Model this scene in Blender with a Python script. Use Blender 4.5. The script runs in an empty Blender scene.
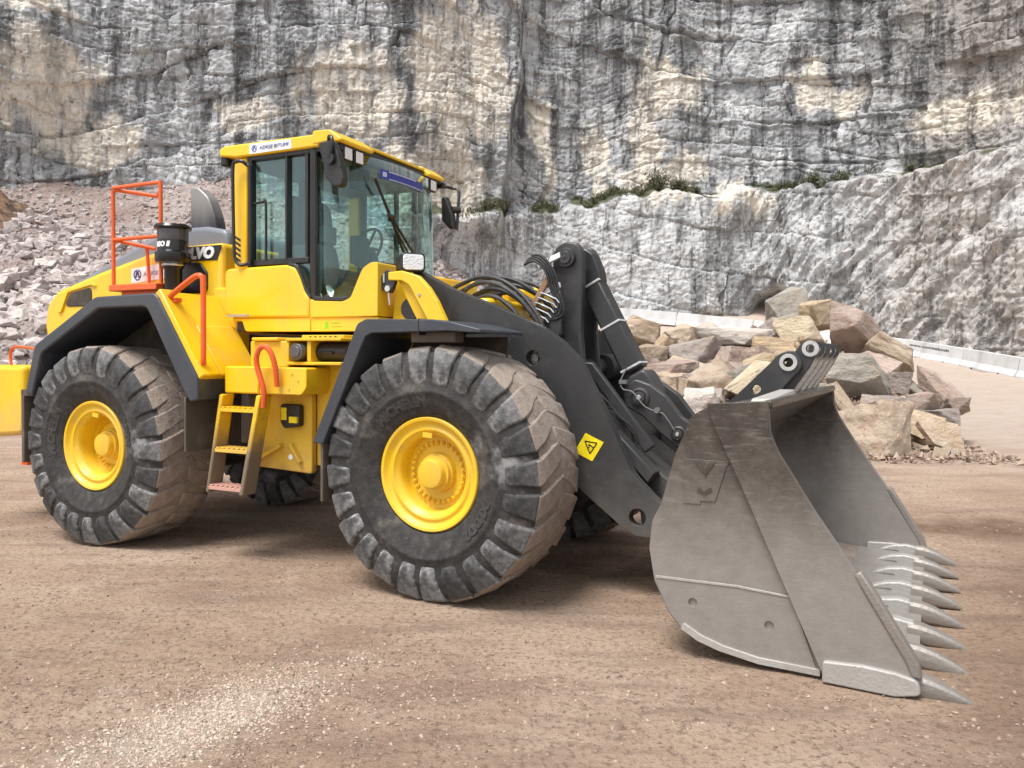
import bpy, bmesh, math, random
import numpy as np
from mathutils import Vector, Matrix, noise as mnoise
R = math.radians
rnd = random.Random(7)
sc = bpy.context.scene
COL = sc.collection

# ------------------------------------------------------------------ camera, world, sun, exposure
cam = bpy.data.objects.new("camera", bpy.data.cameras.new("camera"))
COL.objects.link(cam)
cam.data.sensor_width = 36.0
cam.data.lens = 28.135
cam.data.clip_start = 0.05
cam.data.clip_end = 800.0
cam.matrix_world = Matrix.Translation((0, 0, 1.688)) @ Matrix.Rotation(R(90 - 1.854), 4, 'X') @ Matrix.Rotation(R(0.463), 4, 'Z')
sc.camera = cam
SUN_EL, SUN_AZ = 66.0, 222.0           # azimuth the light comes FROM, clockwise from +Y
world = bpy.data.worlds.new("World")
sc.world = world
world.use_nodes = True
wt = world.node_tree
wt.nodes.clear()
w_out = wt.nodes.new('ShaderNodeOutputWorld')
w_bg = wt.nodes.new('ShaderNodeBackground')
w_sky = wt.nodes.new('ShaderNodeTexSky')
w_sky.sky_type = 'NISHITA'
w_sky.sun_disc = False
w_sky.sun_elevation = R(SUN_EL)
w_sky.sun_rotation = R(SUN_AZ)
w_sky.air_density = 1.0
w_sky.dust_density = 1.0
w_hs = wt.nodes.new('ShaderNodeHueSaturation')     # thin overcast: the blue is mostly washed out
w_hs.inputs['Saturation'].default_value = 0.25
w_bg.inputs['Strength'].default_value = 0.11
wt.links.new(w_sky.outputs[0], w_hs.inputs['Color'])
wt.links.new(w_hs.outputs[0], w_bg.inputs['Color'])
wt.links.new(w_bg.outputs[0], w_out.inputs['Surface'])
sun = bpy.data.objects.new("sun", bpy.data.lights.new("sun", 'SUN'))
COL.objects.link(sun)
sun.data.energy = 2.4
sun.data.angle = R(26)
sun.data.color = (1.0, 0.975, 0.94)
az, el = R(SUN_AZ), R(SUN_EL)
sun_dir = Vector((math.sin(az) * math.cos(el), math.cos(az) * math.cos(el), math.sin(el)))
sun.rotation_euler = (-sun_dir).to_track_quat('-Z', 'Y').to_euler()
sc.view_settings.view_transform = 'Standard'
sc.view_settings.look = 'None'
sc.view_settings.gamma = 1.0
sc.view_settings.use_curve_mapping = False
sc.view_settings.exposure = 1.0
sc.cycles.max_bounces = 8
sc.cycles.transparent_max_bounces = 16

# ------------------------------------------------------------------ helpers
class MB:
    """collects polygons for one mesh object"""
    def __init__(s): s.v, s.f, s.m = [], [], []
    def add(s, vs, fs, mi=0):
        o = len(s.v)
        s.v += [tuple(v) for v in vs]
        s.f += [tuple(i + o for i in f) for f in fs]
        s.m += [mi] * len(fs)
        return s
    def box(s, x0, x1, y0, y1, z0, z1, mi=0):
        vs = [(x, y, z) for z in (z0, z1) for y in (y0, y1) for x in (x0, x1)]
        return s.add(vs, [(0, 2, 3, 1), (4, 5, 7, 6), (0, 1, 5, 4), (2, 6, 7, 3), (0, 4, 6, 2), (1, 3, 7, 5)], mi)
    def hexa(s, p, mi=0):     # p: 4 bottom then 4 top points, both counter-clockwise from above
        return s.add(p, [(3, 2, 1, 0), (4, 5, 6, 7), (0, 1, 5, 4), (1, 2, 6, 5), (2, 3, 7, 6), (3, 0, 4, 7)], mi)
    def prism(s, pts, a, b, holes=(), axis='y', mi=0):
        """polygon in (x,z) extruded in y (axis 'y'); (y,z) in x; (x,y) in z; holes are polygons"""
        def P(u, v, w):
            return {'y': (u, w, v), 'x': (w, u, v), 'z': (u, v, w)}[axis]
        loops = [list(pts)] + [list(h) for h in holes]
        n = 0
        if not holes:
            k = len(pts)
            vs = [P(u, v, a) for u, v in pts] + [P(u, v, b) for u, v in pts]
            fs = [tuple(range(k)), tuple(range(2 * k - 1, k - 1, -1))]
            fs += [(i, i + k, (i + 1) % k + k, (i + 1) % k) for i in range(k)]
            return s.add(vs, fs, mi)
        bm = bmesh.new()
        es, ids = [], []
        for L in loops:
            vv = [bm.verts.new((u, v, 0)) for u, v in L]
            ids.append(vv)
            es += [bm.edges.new((vv[i], vv[(i + 1) % len(vv)])) for i in range(len(vv))]
        bmesh.ops.triangle_fill(bm, use_beauty=True, use_dissolve=False, edges=es)
        bm.verts.index_update()
        k = len(bm.verts)
        vs = [P(v.co.x, v.co.y, a) for v in bm.verts] + [P(v.co.x, v.co.y, b) for v in bm.verts]
        fs = []
        for f in bm.faces:
            t = [v.index for v in f.verts]
            fs += [tuple(t), tuple(i + k for i in reversed(t))]
        for vv in ids:
            t = [v.index for v in vv]
            fs += [(t[i], t[i] + k, t[(i + 1) % len(t)] + k, t[(i + 1) % len(t)]) for i in range(len(t))]
        bm.free()
        return s.add(vs, fs, mi)
    def cyl(s, p0, p1, r0, r1=None, n=20, mi=0, caps=True):
        r1 = r0 if r1 is None else r1
        p0, p1 = Vector(p0), Vector(p1)
        d = (p1 - p0).normalized()
        a = d.orthogonal().normalized(); b = d.cross(a)
        vs = []
        for p, r in ((p0, r0), (p1, r1)):
            vs += [p + a * r * math.cos(2 * math.pi * i / n) + b * r * math.sin(2 * math.pi * i / n) for i in range(n)]
        fs = [(i, (i + 1) % n, (i + 1) % n + n, i + n) for i in range(n)]
        if caps: fs += [tuple(range(n - 1, -1, -1)), tuple(range(n, 2 * n))]
        return s.add(vs, fs, mi)
    def tube(s, path, r, n=10, mi=0):
        P = [Vector(p) for p in path]
        up = None; vs = []
        for i, p in enumerate(P):
            t = (P[min(i + 1, len(P) - 1)] - P[max(i - 1, 0)]).normalized()
            if up is None: up = t.orthogonal().normalized()
            up = (up - t * up.dot(t)).normalized()
            w = t.cross(up)
            vs += [p + (up * math.cos(2 * math.pi * k / n) + w * math.sin(2 * math.pi * k / n)) * r for k in range(n)]
        fs = [(i * n + k, i * n + (k + 1) % n, (i + 1) * n + (k + 1) % n, (i + 1) * n + k) for i in range(len(P) - 1) for k in range(n)]
        fs += [tuple(range(n - 1, -1, -1)), tuple(range((len(P) - 1) * n, len(P) * n))]
        return s.add(vs, fs, mi)
    def lathe(s, prof, n=64, mi=0, closed=False, c=(0, 0, 0)):
        """profile of (radius, y) turned about the y axis"""
        k = len(prof); vs = []
        for i in range(n):
            a = 2 * math.pi * i / n
            vs += [(c[0] + r * math.cos(a), c[1] + y, c[2] + r * math.sin(a)) for r, y in prof]
        fs = []
        for i in range(n):
            j = (i + 1) % n
            for q in range(k if closed else k - 1):
                q2 = (q + 1) % k
                fs.append((i * k + q, i * k + q2, j * k + q2, j * k + q))
        return s.add(vs, fs, mi)

def fillet(pts, r, n=4):
    """round the corners of a polygon; r one radius or one for each corner"""
    out = []; k = len(pts)
    for i in range(k):
        rr = r[i] if isinstance(r, (list, tuple)) else r
        p = Vector(pts[i]); a = Vector(pts[i - 1]) - p; b = Vector(pts[(i + 1) % k]) - p
        if rr <= 0: out.append(tuple(p)); continue
        ang = a.angle(b)
        if ang > 3.05: out.append(tuple(p)); continue
        d = min(rr / math.tan(ang / 2), a.length * .48, b.length * .48)
        A, B = p + a.normalized() * d, p + b.normalized() * d
        for t in range(n + 1):
            t /= n
            out.append(tuple(A * (1 - t) ** 2 + p * 2 * t * (1 - t) + B * t * t))
    return out

def smoothpath(pts, n=6):
    P = [Vector(p) for p in pts]; out = []
    for i in range(len(P) - 1):
        a, b, c, d = P[max(i - 1, 0)], P[i], P[i + 1], P[min(i + 2, len(P) - 1)]
        for k in range(n):
            t = k / n
            out.append(.5 * ((2 * b) + (c - a) * t + (2 * a - 5 * b + 4 * c - d) * t * t + (3 * b - a - 3 * c + d) * t ** 3))
    out.append(P[-1])
    return out

def circle(cx, cz, r, n=20):
    return [(cx + r * math.cos(2 * math.pi * i / n), cz + r * math.sin(2 * math.pi * i / n)) for i in range(n)]

def mesh_from(name, mb, mats, smooth=35):
    me = bpy.data.meshes.new(name)
    me.from_pydata(mb.v, [], mb.f)
    for m in (mats if isinstance(mats, (list, tuple)) else [mats]): me.materials.append(m)
    me.polygons.foreach_set('material_index', mb.m)
    bm = bmesh.new(); bm.from_mesh(me)
    bmesh.ops.recalc_face_normals(bm, faces=bm.faces)
    bm.to_mesh(me); bm.free()
    if smooth:
        me.polygons.foreach_set('use_smooth', [True] * len(me.polygons))
        me.set_sharp_from_angle(angle=R(smooth))
    me.update()
    return me

def O(name, mb, mats, parent=None, bevel=0, smooth=35, label=None, front=False, seg=2):
    me = mb if isinstance(mb, bpy.types.Mesh) else mesh_from(name, mb, mats, smooth)
    o = bpy.data.objects.new(name, me)
    COL.objects.link(o)
    if parent: o.parent = parent
    if bevel:
        b = o.modifiers.new('bevel', 'BEVEL')
        b.width = bevel; b.segments = seg; b.limit_method = 'ANGLE'; b.angle_limit = R(32)
        b.use_clamp_overlap = True
    if label: o['label'] = label
    if front: o.rotation_euler.z = FA
    return o

def tag(o, label=None, cat=None, group=None, kind=None):
    if label: o['label'] = label
    if cat: o['category'] = cat
    if group: o['group'] = group
    if kind: o['kind'] = kind
    return o

def text_mesh(s, size, shear=0.0, bold=0.0, extrude=0.002):
    cu = bpy.data.curves.new('lettering', 'FONT')
    cu.body = s; cu.size = size; cu.shear = shear; cu.offset = bold; cu.extrude = extrude
    cu.resolution_u = 3
    ob = bpy.data.objects.new('lettering', cu)
    me = ob.to_mesh()
    vs = [tuple(v.co) for v in me.vertices]; fs = [tuple(p.vertices) for p in me.polygons]
    ob.to_mesh_clear(); bpy.data.objects.remove(ob); bpy.data.curves.remove(cu)
    return vs, fs

# numpy value noise ---------------------------------------------------------------------------
def _hash(ix, iy, iz, seed):
    h = (ix * 374761393 + iy * 668265263 + iz * 1440662683 + seed * 974634777) & 0xFFFFFFFF
    h = ((h ^ (h >> 13)) * 1274126177) & 0xFFFFFFFF
    h = ((h ^ (h >> 16)) * 2246822519) & 0xFFFFFFFF
    return ((h ^ (h >> 15)) & 0xFFFFFF) / float(0xFFFFFF)
def vnoise(x, y, z, seed=0):
    x, y, z = np.broadcast_arrays(np.asarray(x, float), np.asarray(y, float), np.asarray(z, float))
    fx, fy, fz = np.floor(x), np.floor(y), np.floor(z)
    ix, iy, iz = fx.astype(np.int64), fy.astype(np.int64), fz.astype(np.int64)
    u, v, w = x - fx, y - fy, z - fz
    u = u * u * (3 - 2 * u); v = v * v * (3 - 2 * v); w = w * w * (3 - 2 * w)
    r = 0
    for a in (0, 1):
        for b in (0, 1):
            for c in (0, 1):
                r = r + _hash(ix + a, iy + b, iz + c, seed) * (u if a else 1 - u) * (v if b else 1 - v) * (w if c else 1 - w)
    return r * 2 - 1
def fbm(x, y, z, octv=4, seed=0, gain=.5):
    r = 0; amp = 1; f = 1; t = 0
    for i in range(octv):
        r = r + amp * vnoise(x * f, y * f, z * f, seed + i * 17); t += amp; amp *= gain; f *= 2.03
    return r / t
def sstep(a, b, x):
    t = np.clip((x - a) / (b - a), 0, 1)
    return t * t * (3 - 2 * t)

def grid_object(name, X, Y, Z, material, attrs=None, smooth=True):
    ny, nx = X.shape
    me = bpy.data.meshes.new(name)
    me.vertices.add(nx * ny)
    me.vertices.foreach_set('co', np.stack([X, Y, Z], -1).reshape(-1).astype(np.float32))
    i = (np.arange(ny - 1)[:, None] * nx + np.arange(nx - 1)[None, :]).reshape(-1)
    q = np.stack([i, i + 1, i + nx + 1, i + nx], -1).reshape(-1).astype(np.int32)
    n = len(q) // 4
    me.loops.add(len(q)); me.loops.foreach_set('vertex_index', q)
    me.polygons.add(n)
    me.polygons.foreach_set('loop_start', np.arange(0, 4 * n, 4, dtype=np.int32))
    me.polygons.foreach_set('loop_total', np.full(n, 4, dtype=np.int32))
    me.polygons.foreach_set('use_smooth', np.full(n, smooth))
    for k, a in (attrs or {}).items():
        at = me.attributes.new(k, 'FLOAT', 'POINT')
        at.data.foreach_set('value', a.reshape(-1).astype(np.float32))
    me.materials.append(material)
    me.update(); me.validate()
    o = bpy.data.objects.new(name, me); COL.objects.link(o)
    return o

def soup_object(name, V, F, material, smooth=False, attr=None):
    """V (n,3), F (m,3) arrays"""
    me = bpy.data.meshes.new(name)
    me.vertices.add(len(V)); me.vertices.foreach_set('co', V.reshape(-1).astype(np.float32))
    m = len(F)
    me.loops.add(m * 3); me.loops.foreach_set('vertex_index', F.reshape(-1).astype(np.int32))
    me.polygons.add(m)
    me.polygons.foreach_set('loop_start', np.arange(0, 3 * m, 3, dtype=np.int32))
    me.polygons.foreach_set('loop_total', np.full(m, 3, dtype=np.int32))
    me.polygons.foreach_set('use_smooth', np.full(m, smooth))
    if attr is not None:
        at = me.attributes.new('tint', 'FLOAT', 'POINT'); at.data.foreach_set('value', attr.astype(np.float32))
    me.materials.append(material)
    me.update(); me.validate()
    o = bpy.data.objects.new(name, me); COL.objects.link(o)
    return o

# ------------------------------------------------------------------ materials
class N:
    """small node-tree writer"""
    def __init__(s, name):
        s.m = bpy.data.materials.new(name); s.m.use_nodes = True
        s.t = s.m.node_tree; s.b = s.t.nodes['Principled BSDF']; s.out = s.t.nodes['Material Output']
        s.tc = s.t.nodes.new('ShaderNodeTexCoord')
    def n(s, k): return s.t.nodes.new(k)
    def l(s, a, b): s.t.links.new(a, b)
    def coord(s, scale=(1, 1, 1), kind='Object', rot=(0, 0, 0)):
        mp = s.n('ShaderNodeMapping'); mp.inputs['Scale'].default_value = scale; mp.inputs['Rotation'].default_value = rot
        s.l(s.tc.outputs[kind], mp.inputs['Vector']); return mp.outputs[0]
    def noise(s, scale, detail=4, rough=.6, vec=None, dist=0):
        k = s.n('ShaderNodeTexNoise'); k.inputs['Scale'].default_value = scale
        k.inputs['Detail'].default_value = detail; k.inputs['Roughness'].default_value = rough; k.inputs['Distortion'].default_value = dist
        s.l(vec or s.tc.outputs['Object'], k.inputs['Vector']); return k.outputs['Fac']
    def voro(s, scale, vec=None, feat='F1', out='Distance'):
        k = s.n('ShaderNodeTexVoronoi'); k.feature = feat; k.inputs['Scale'].default_value = scale
        s.l(vec or s.tc.outputs['Object'], k.inputs['Vector']); return k.outputs[out]
    def ramp(s, f, *stops):
        k = s.n('ShaderNodeValToRGB'); e = k.color_ramp.elements
        while len(e) < len(stops): e.new(.5)
        for q, (p, c) in zip(e, stops):
            q.position = p; q.color = (c, c, c, 1) if isinstance(c, (int, float)) else (*c, 1)
        s.l(f, k.inputs['Fac']); return k.outputs['Color']
    def mix(s, f, a, b, mode='MIX'):
        k = s.n('ShaderNodeMix'); k.data_type = 'RGBA'; k.blend_type = mode
        for i, v in ((0, f), (6, a), (7, b)):
            if hasattr(v, 'is_linked'): s.l(v, k.inputs[i])
            elif i == 0: k.inputs[0].default_value = v
            else: k.inputs[i].default_value = (*v, 1)
        return k.outputs[2]
    def math(s, op, a, b=0.0, clamp=False):
        k = s.n('ShaderNodeMath'); k.operation = op; k.use_clamp = clamp
        for i, v in enumerate((a, b)):
            if hasattr(v, 'is_linked'): s.l(v, k.inputs[i])
            else: k.inputs[i].default_value = v
        return k.outputs[0]
    def sep(s, axis='Z', kind='Object'):
        k = s.n('ShaderNodeSeparateXYZ'); s.l(s.tc.outputs[kind], k.inputs[0]); return k.outputs[axis]
    def attr(s, name):
        k = s.n('ShaderNodeAttribute'); k.attribute_name = name; return k.outputs['Fac']
    def rng(s, v, a, b, c=0., d=1.):
        k = s.n('ShaderNodeMapRange'); k.interpolation_type = 'SMOOTHSTEP'
        s.l(v, k.inputs[0])
        for i, q in enumerate((a, b, c, d)): k.inputs[i + 1].default_value = q
        return k.outputs[0]
    def set(s, key, v):
        i = s.b.inputs[key]
        if hasattr(v, 'is_linked'): s.l(v, i)
        elif isinstance(v, (tuple, list)): i.default_value = (*v, 1) if len(v) == 3 else v
        else: i.default_value = v
    def bump(s, h, dist=.01, strength=1.0, prev=None):
        k = s.n('ShaderNodeBump'); k.inputs['Distance'].default_value = dist; k.inputs['Strength'].default_value = strength
        s.l(h, k.inputs['Height'])
        if prev is not None: s.l(prev, k.inputs['Normal'])
        s.l(k.outputs[0], s.b.inputs['Normal']); return k.outputs[0]

def painted(name, base, rough=.4, dirt=(.3, .23, .17), amount=.35, low=None, metal=0., coat=0., scale=3.0, fine=.0015, spec=.5):
    """paint with dust: patches of dust by noise, more of it below the height `low` (mud thrown up by the wheels)"""
    k = N(name)
    a = k.noise(scale, 8, .65)
    d = k.rng(a, .48, .78, 0., amount)
    g = k.noise(scale * 9, 6, .7)
    d = k.math('ADD', d, k.rng(g, .56, .75, 0., amount * .5), True)
    if low:
        z = k.sep('Z'); zn = k.math('ADD', z, k.math('MULTIPLY', k.math('SUBTRACT', k.noise(4, 6, .7), .5), low[1] * 1.2))
        d = k.math('MAXIMUM', d, k.rng(zn, low[0], low[0] - low[1], 0., low[2]))
    b2 = k.mix(k.rng(k.noise(1.3, 3, .5), .3, .7), base, tuple(c * .88 for c in base))
    film = k.noise(1.1, 5, .6, k.coord((1, 1, .35)))
    d = k.math('MAXIMUM', d, k.rng(film, .46, .7, 0., amount * .55))
    drip = k.noise(5.5, 6, .65, k.coord((1, 1, .09)))
    d = k.math('MAXIMUM', d, k.rng(drip, .56, .72, 0., amount * .6))
    spl = k.math('MULTIPLY', k.rng(k.noise(34, 3, .6), .66, .72, 0., 1.), k.rng(k.noise(1.7, 3, .5), .5, .62, 0., 1.))
    d = k.math('MAXIMUM', d, k.math('MULTIPLY', spl, min(1., amount * 2.2)))
    k.set('Base Color', k.mix(d, b2, dirt))
    k.set('Roughness', k.math('ADD', k.math('MULTIPLY', d, .45), k.rng(g, .2, .8, rough - .05, rough + .08), True))
    k.set('Metallic', metal)
    k.set('Coat Weight', coat); k.set('Coat Roughness', .12); k.set('Specular IOR Level', spec)
    k.bump(g, fine)
    return k.m

def plain(name, base, rough=.5, metal=0.):
    k = N(name); g = k.noise(12, 6, .65)
    k.set('Base Color', k.mix(k.rng(g, .3, .7), tuple(c * .8 for c in base), tuple(min(1, c * 1.15) for c in base)))
    k.set('Roughness', k.rng(g, .2, .8, max(.03, rough - .08), min(1, rough + .1))); k.set('Metallic', metal)
    return k.m
# ================================================================== THE SETTING
def ground_z(x, y):
    s = np.maximum(0, y - 13)
    z = .0018 * s * s * (1 - sstep(75, 110, y) * .5)
    z = z + .009 * np.maximum(0, y - 47) ** 2 * (1 - sstep(60, 80, y))
    return np.minimum(z, 7 + .02 * s)

# ---- ground
k = N('quarry_dirt')
big = k.noise(.35, 6, .6); mid = k.noise(2.2, 8, .7); fin = k.noise(28, 8, .75); vf = k.noise(110, 4, .7)
streak = k.noise(1.0, 8, .65, k.coord((.55, 2.6, 1), rot=(0, 0, R(-14))))
c = k.mix(k.rng(big, .35, .65), (.41, .285, .2), (.5, .375, .28))
c = k.mix(k.rng(streak, .48, .66, 0, .75), c, (.27, .19, .14))
c = k.mix(k.rng(mid, .5, .75, 0, .6), c, (.55, .44, .345))
red = k.noise(.55, 7, .65, k.coord((1, 1.8, 1), rot=(0, 0, R(20))))
c = k.mix(k.rng(red, .47, .62, 0, .6), c, (.31, .2, .15))
c = k.mix(k.rng(k.noise(7, 9, .75), .54, .66, 0, .6), c, (.23, .165, .12))
c = k.mix(k.rng(fin, .48, .62, 0, .7), c, (.19, .135, .1))
c = k.mix(k.rng(vf, .6, .72, 0, .6), c, (.6, .51, .42))
pale = k.attr('pale'); damp_and_shade = k.attr('damp_and_shade'); far = k.attr('far')
c = k.mix(k.math('MULTIPLY', pale, k.rng(fin, .35, .55, .25, 1.)), c, (.6, .53, .44))
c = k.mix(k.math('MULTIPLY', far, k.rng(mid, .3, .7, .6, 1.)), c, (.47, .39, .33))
c = k.mix(k.math('MULTIPLY', damp_and_shade, k.rng(mid, .3, .6, .45, 1.)), c, (.17, .105, .065))  # one brown for the damp patch and the painted corner shading
k.set('Base Color', c)
k.set('Roughness', k.rng(damp_and_shade, 0, 1, .93, .7))
k.set('Specular IOR Level', .25)
h = k.math('ADD', k.math('MULTIPLY', mid, .8), k.math('ADD', k.math('MULTIPLY', fin, .4), k.math('MULTIPLY', vf, .1)))
h = k.math('ADD', h, k.math('MULTIPLY', k.noise(8.5, 7, .72), .75))
k.bump(h, .06)
M_ground = k.m

def warp(n, lo, hi, c, sharp):
    t = np.linspace(np.arcsinh((lo - c) / sharp), np.arcsinh((hi - c) / sharp), n)
    return c + sharp * np.sinh(t)
gx = warp(460, -150, 150, 0, 5.0); gy = warp(520, -60, 170, 5, 5.0)
X, Y = np.meshgrid(gx, gy)
Z = ground_z(X, Y)
rel = fbm(X * .5, Y * .5, 0 * X, 4, 3) * .03 + fbm(X * 2.6, Y * 2.6, 0 * X, 4, 9) * .016
rut = fbm(X * .28 + Y * .07, Y * 1.7 - X * .42, 0 * X, 4, 21)
rel = rel + np.abs(rut) * -.055 + .016
near_loader = np.exp(-(((X + .2) / 3.8) ** 2 + ((Y - 6.6) / 3.0) ** 2) ** 2)
rel = rel * (1 - .6 * near_loader) + sstep(14, 30, Y) * fbm(X * .25, Y * .25, 0 * X, 4, 5) * .18
Zg = Z + rel
fx = (X + 1.45) + (Y - 3.75) * -1.2
pu, pv = (X + 1.40) * .58 + (Y - 3.62) * .81, (X + 1.40) * .81 - (Y - 3.62) * .58
pale = np.exp(-((pu / .48) ** 2 + (pv / .2) ** 2)) * .55 + .6 * np.exp(-(((X + 3.05) / .42) ** 2 + ((Y - 8.35) / .16) ** 2))
pale = np.clip(pale * (1 + .9 * fbm(X * 4, Y * 4, 0 * X, 4, 31)), 0, 1)
damp_and_shade = np.clip(1.25 * np.exp(-((((X - 5.3) - (Y - 9) * .42) / 1.0) ** 2 + ((Y - 8.1) / .55) ** 2)) * (1 + fbm(X * 2, Y * 2, 0 * X, 4, 33)), 0, 1)
corner_shade = sstep(1.7, 2.9, X - (Y - 3.8) * .56) * sstep(7.8, 6.2, Y) * sstep(1.2, 2.4, Y) * .75  # lens-like shading at lower right, painted into the ground colour
damp_and_shade = np.clip(np.maximum(damp_and_shade, corner_shade * (1 + .5 * fbm(X * 1.5, Y * 1.5, 0 * X, 4, 35))), 0, 1)
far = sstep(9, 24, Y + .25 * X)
tag(grid_object('ground', X, Y, Zg, M_ground, dict(pale=pale, damp_and_shade=damp_and_shade, far=far)), kind='structure')

# ---- loose pebbles: nobody could count them
k = N('pebble_stone')
t_ = k.attr('tint')
k.set('Base Color', k.ramp(t_, (0., (.17, .12, .09)), (.35, (.4, .3, .23)), (.7, (.5, .42, .34)), (1., (.56, .51, .43))))
k.set('Roughness', .9)
M_pebble = k.m
def pebbles(n, fx_, fy_, smin, smax, pw, seed, tlo, thi):
    g = np.random.default_rng(seed)
    x, y = fx_(g, n), fy_(g, n)
    x, y = x(y) if callable(x) else x, y
    s = smin + (smax - smin) * g.random(n) ** pw
    return x, y, s, tlo + (thi - tlo) * g.random(n)
g = np.random.default_rng(5)
n1 = 34000
y1 = 2.6 * (15 / 2.6) ** g.random(n1); x1 = (g.random(n1) - .5) * 1.45 * y1
s1 = .002 + .011 * g.random(n1) ** 4
keep = (fbm(x1 * 1.3, y1 * 1.3, 0 * x1, 4, 55) + .35) > g.random(n1) * .8
x1, y1, s1 = x1[keep], y1[keep], s1[keep]
n2 = 7500
u2, v2 = g.normal(size=n2) * .36, g.normal(size=n2) * .17
x2, y2 = -1.40 + u2 * .58 + v2 * .81, 3.62 + u2 * .81 - v2 * .58
s2 = .002 + .009 * g.random(n2) ** 3
n3 = 5000
y3 = 3.85 + g.normal(size=n3) * .38; x3 = -1.0 + g.normal(size=n3) * .85; s3 = .002 + .009 * g.random(n3) ** 3
px_, py_ = np.concatenate([x1, x2, x3]), np.concatenate([y1, y2, y3])
ps = np.concatenate([s1, s2, s3])
pt = np.concatenate([g.random(len(x1)) ** 1.6 * .34, .3 + .55 * g.random(n2), g.random(n3) ** 1.3 * .55])
jj = np.interp(px_, gx, np.arange(len(gx))); ii = np.interp(py_, gy, np.arange(len(gy)))
i0, j0 = np.floor(ii).astype(int), np.floor(jj).astype(int); u, v = ii - i0, jj - j0
pz = (Zg[i0, j0] * (1 - u) * (1 - v) + Zg[i0 + 1, j0] * u * (1 - v) + Zg[i0, j0 + 1] * (1 - u) * v + Zg[i0 + 1, j0 + 1] * u * v)
octv = np.array([(1, 0, 0), (-1, 0, 0), (0, 1, 0), (0, -1, 0), (0, 0, 1), (0, 0, -.6)], float)
octf = np.array([(0, 2, 4), (2, 1, 4), (1, 3, 4), (3, 0, 4), (2, 0, 5), (1, 2, 5), (3, 1, 5), (0, 3, 5)])
n = len(px_)
Vp = octv[None] * (ps[:, None, None] * (.65 + .7 * g.random((n, 6, 1))) * np.array([1, 1, .75])) + (g.random((n, 6, 3)) - .5) * ps[:, None, None] * .7
a = g.random(n) * 6.283
ca, sa = np.cos(a)[:, None], np.sin(a)[:, None]
Vp = np.stack([Vp[..., 0] * ca - Vp[..., 1] * sa, Vp[..., 0] * sa + Vp[..., 1] * ca, Vp[..., 2]], -1)
Vp += np.stack([px_, py_, pz + ps * .15], -1)[:, None, :]
Fp = (octf[None] + (np.arange(n) * 6)[:, None, None]).reshape(-1, 3)
tag(soup_object('loose_gravel', Vp.reshape(-1, 3), Fp, M_pebble, attr=np.repeat(pt, 6)),
    'pale and brown pebbles strewn over the dirt with a whitish patch in front', 'gravel', kind='stuff')

# ---- cliff
CP = np.array([(-110, 30), (-70, 46), (-45, 51), (-28, 56), (-12, 58.5), (0, 62), (10, 62.5), (17, 62.5), (22.5, 60.5), (27.5, 55.5), (31, 48.5), (35, 41), (45, 33), (74, 24)], float)
pp = np.array([tuple(v) for v in smoothpath([(x, y, 0) for x, y in CP], 24)])[:, :2]
sl = np.concatenate([[0], np.cumsum(np.linalg.norm(np.diff(pp, axis=0), axis=1))])
def curve_at(s):
    return np.interp(s, sl, pp[:, 0]), np.interp(s, sl, pp[:, 1])
s_lo, s_hi = np.interp(-46, pp[:, 0], sl), np.interp(40, pp[:, 0], sl)
cs = np.concatenate([np.linspace(0, s_lo, 40)[:-1], np.linspace(s_lo, s_hi, 1120), np.linspace(s_hi, sl[-1], 30)[1:]])
cz = np.concatenate([np.linspace(-3, 32, 470), np.linspace(32, 60, 40)[1:]])
S, ZZ = np.meshgrid(cs, cz)
BX, BY = curve_at(S)
e = 1.5
ax_, ay_ = curve_at(S - e); bx_, by_ = curve_at(S + e)
tx, ty = bx_ - ax_, by_ - ay_
tl = np.hypot(tx, ty) + 1e-9
NX, NY = ty / tl, -tx / tl                       # towards the quarry floor
ledge = np.interp(BX, [-10, -5.5, .5, 9.6, 13.9, 18.4, 22.7, 25.3, 27.1, 45], [11.4, 12.2, 12.7, 14.0, 14.3, 14.7, 14.5, 14.3, 14.3, 16]) + .5 * fbm(S * .3, 0 * S, 0 * S, 3, 71) + .4 * fbm(S * 1.1, 0 * S, 0 * S, 3, 73)
amp = np.interp(BX, [-10, -6, -2, 5, 12, 18, 24, 30, 60], [0, .8, 1.6, 2.0, 2.4, 3.0, 3.4, 3.6, 3.6])
below = sstep(.5, -.7, ZZ - ledge)
off = amp * below + (amp * .35) * sstep(0, -9, ZZ - ledge)
off = off - .05 * np.maximum(0, ZZ - ledge)
off = off + 2.2 * fbm(S * .07, ZZ * .05, 0 * S, 4, 80)
# joint where the cream face stands proud of the dark one
jx = -1.2 + (ZZ - 12) * .13 + .5 * vnoise(ZZ * .35, 0 * ZZ, 0 * ZZ, 4)
off = off + 1.7 * sstep(.35, -.35, BX - jx) * sstep(-14, -6, BX) * sstep(9, 12, ZZ)
off = off - 1.4 * np.exp(-(((BX + 31.5) / 1.6) ** 2 + ((ZZ - 16.5) / 3.2) ** 2)) + 1.5 * np.exp(-(((BX + 33) / 4) ** 2 + ((ZZ - 24) / 3.5) ** 2))
off = off + 1.2 * np.exp(-(((BX - 17.2) / 2.6) ** 2 + ((ZZ - 13.2) / 1.6) ** 2))
cave = np.exp(-((((BX - 20.6) / 2.1) ** 2 + ((ZZ - 5.2) / 1.5) ** 2)) ** 3)
off = off - 4.0 * cave
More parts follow.
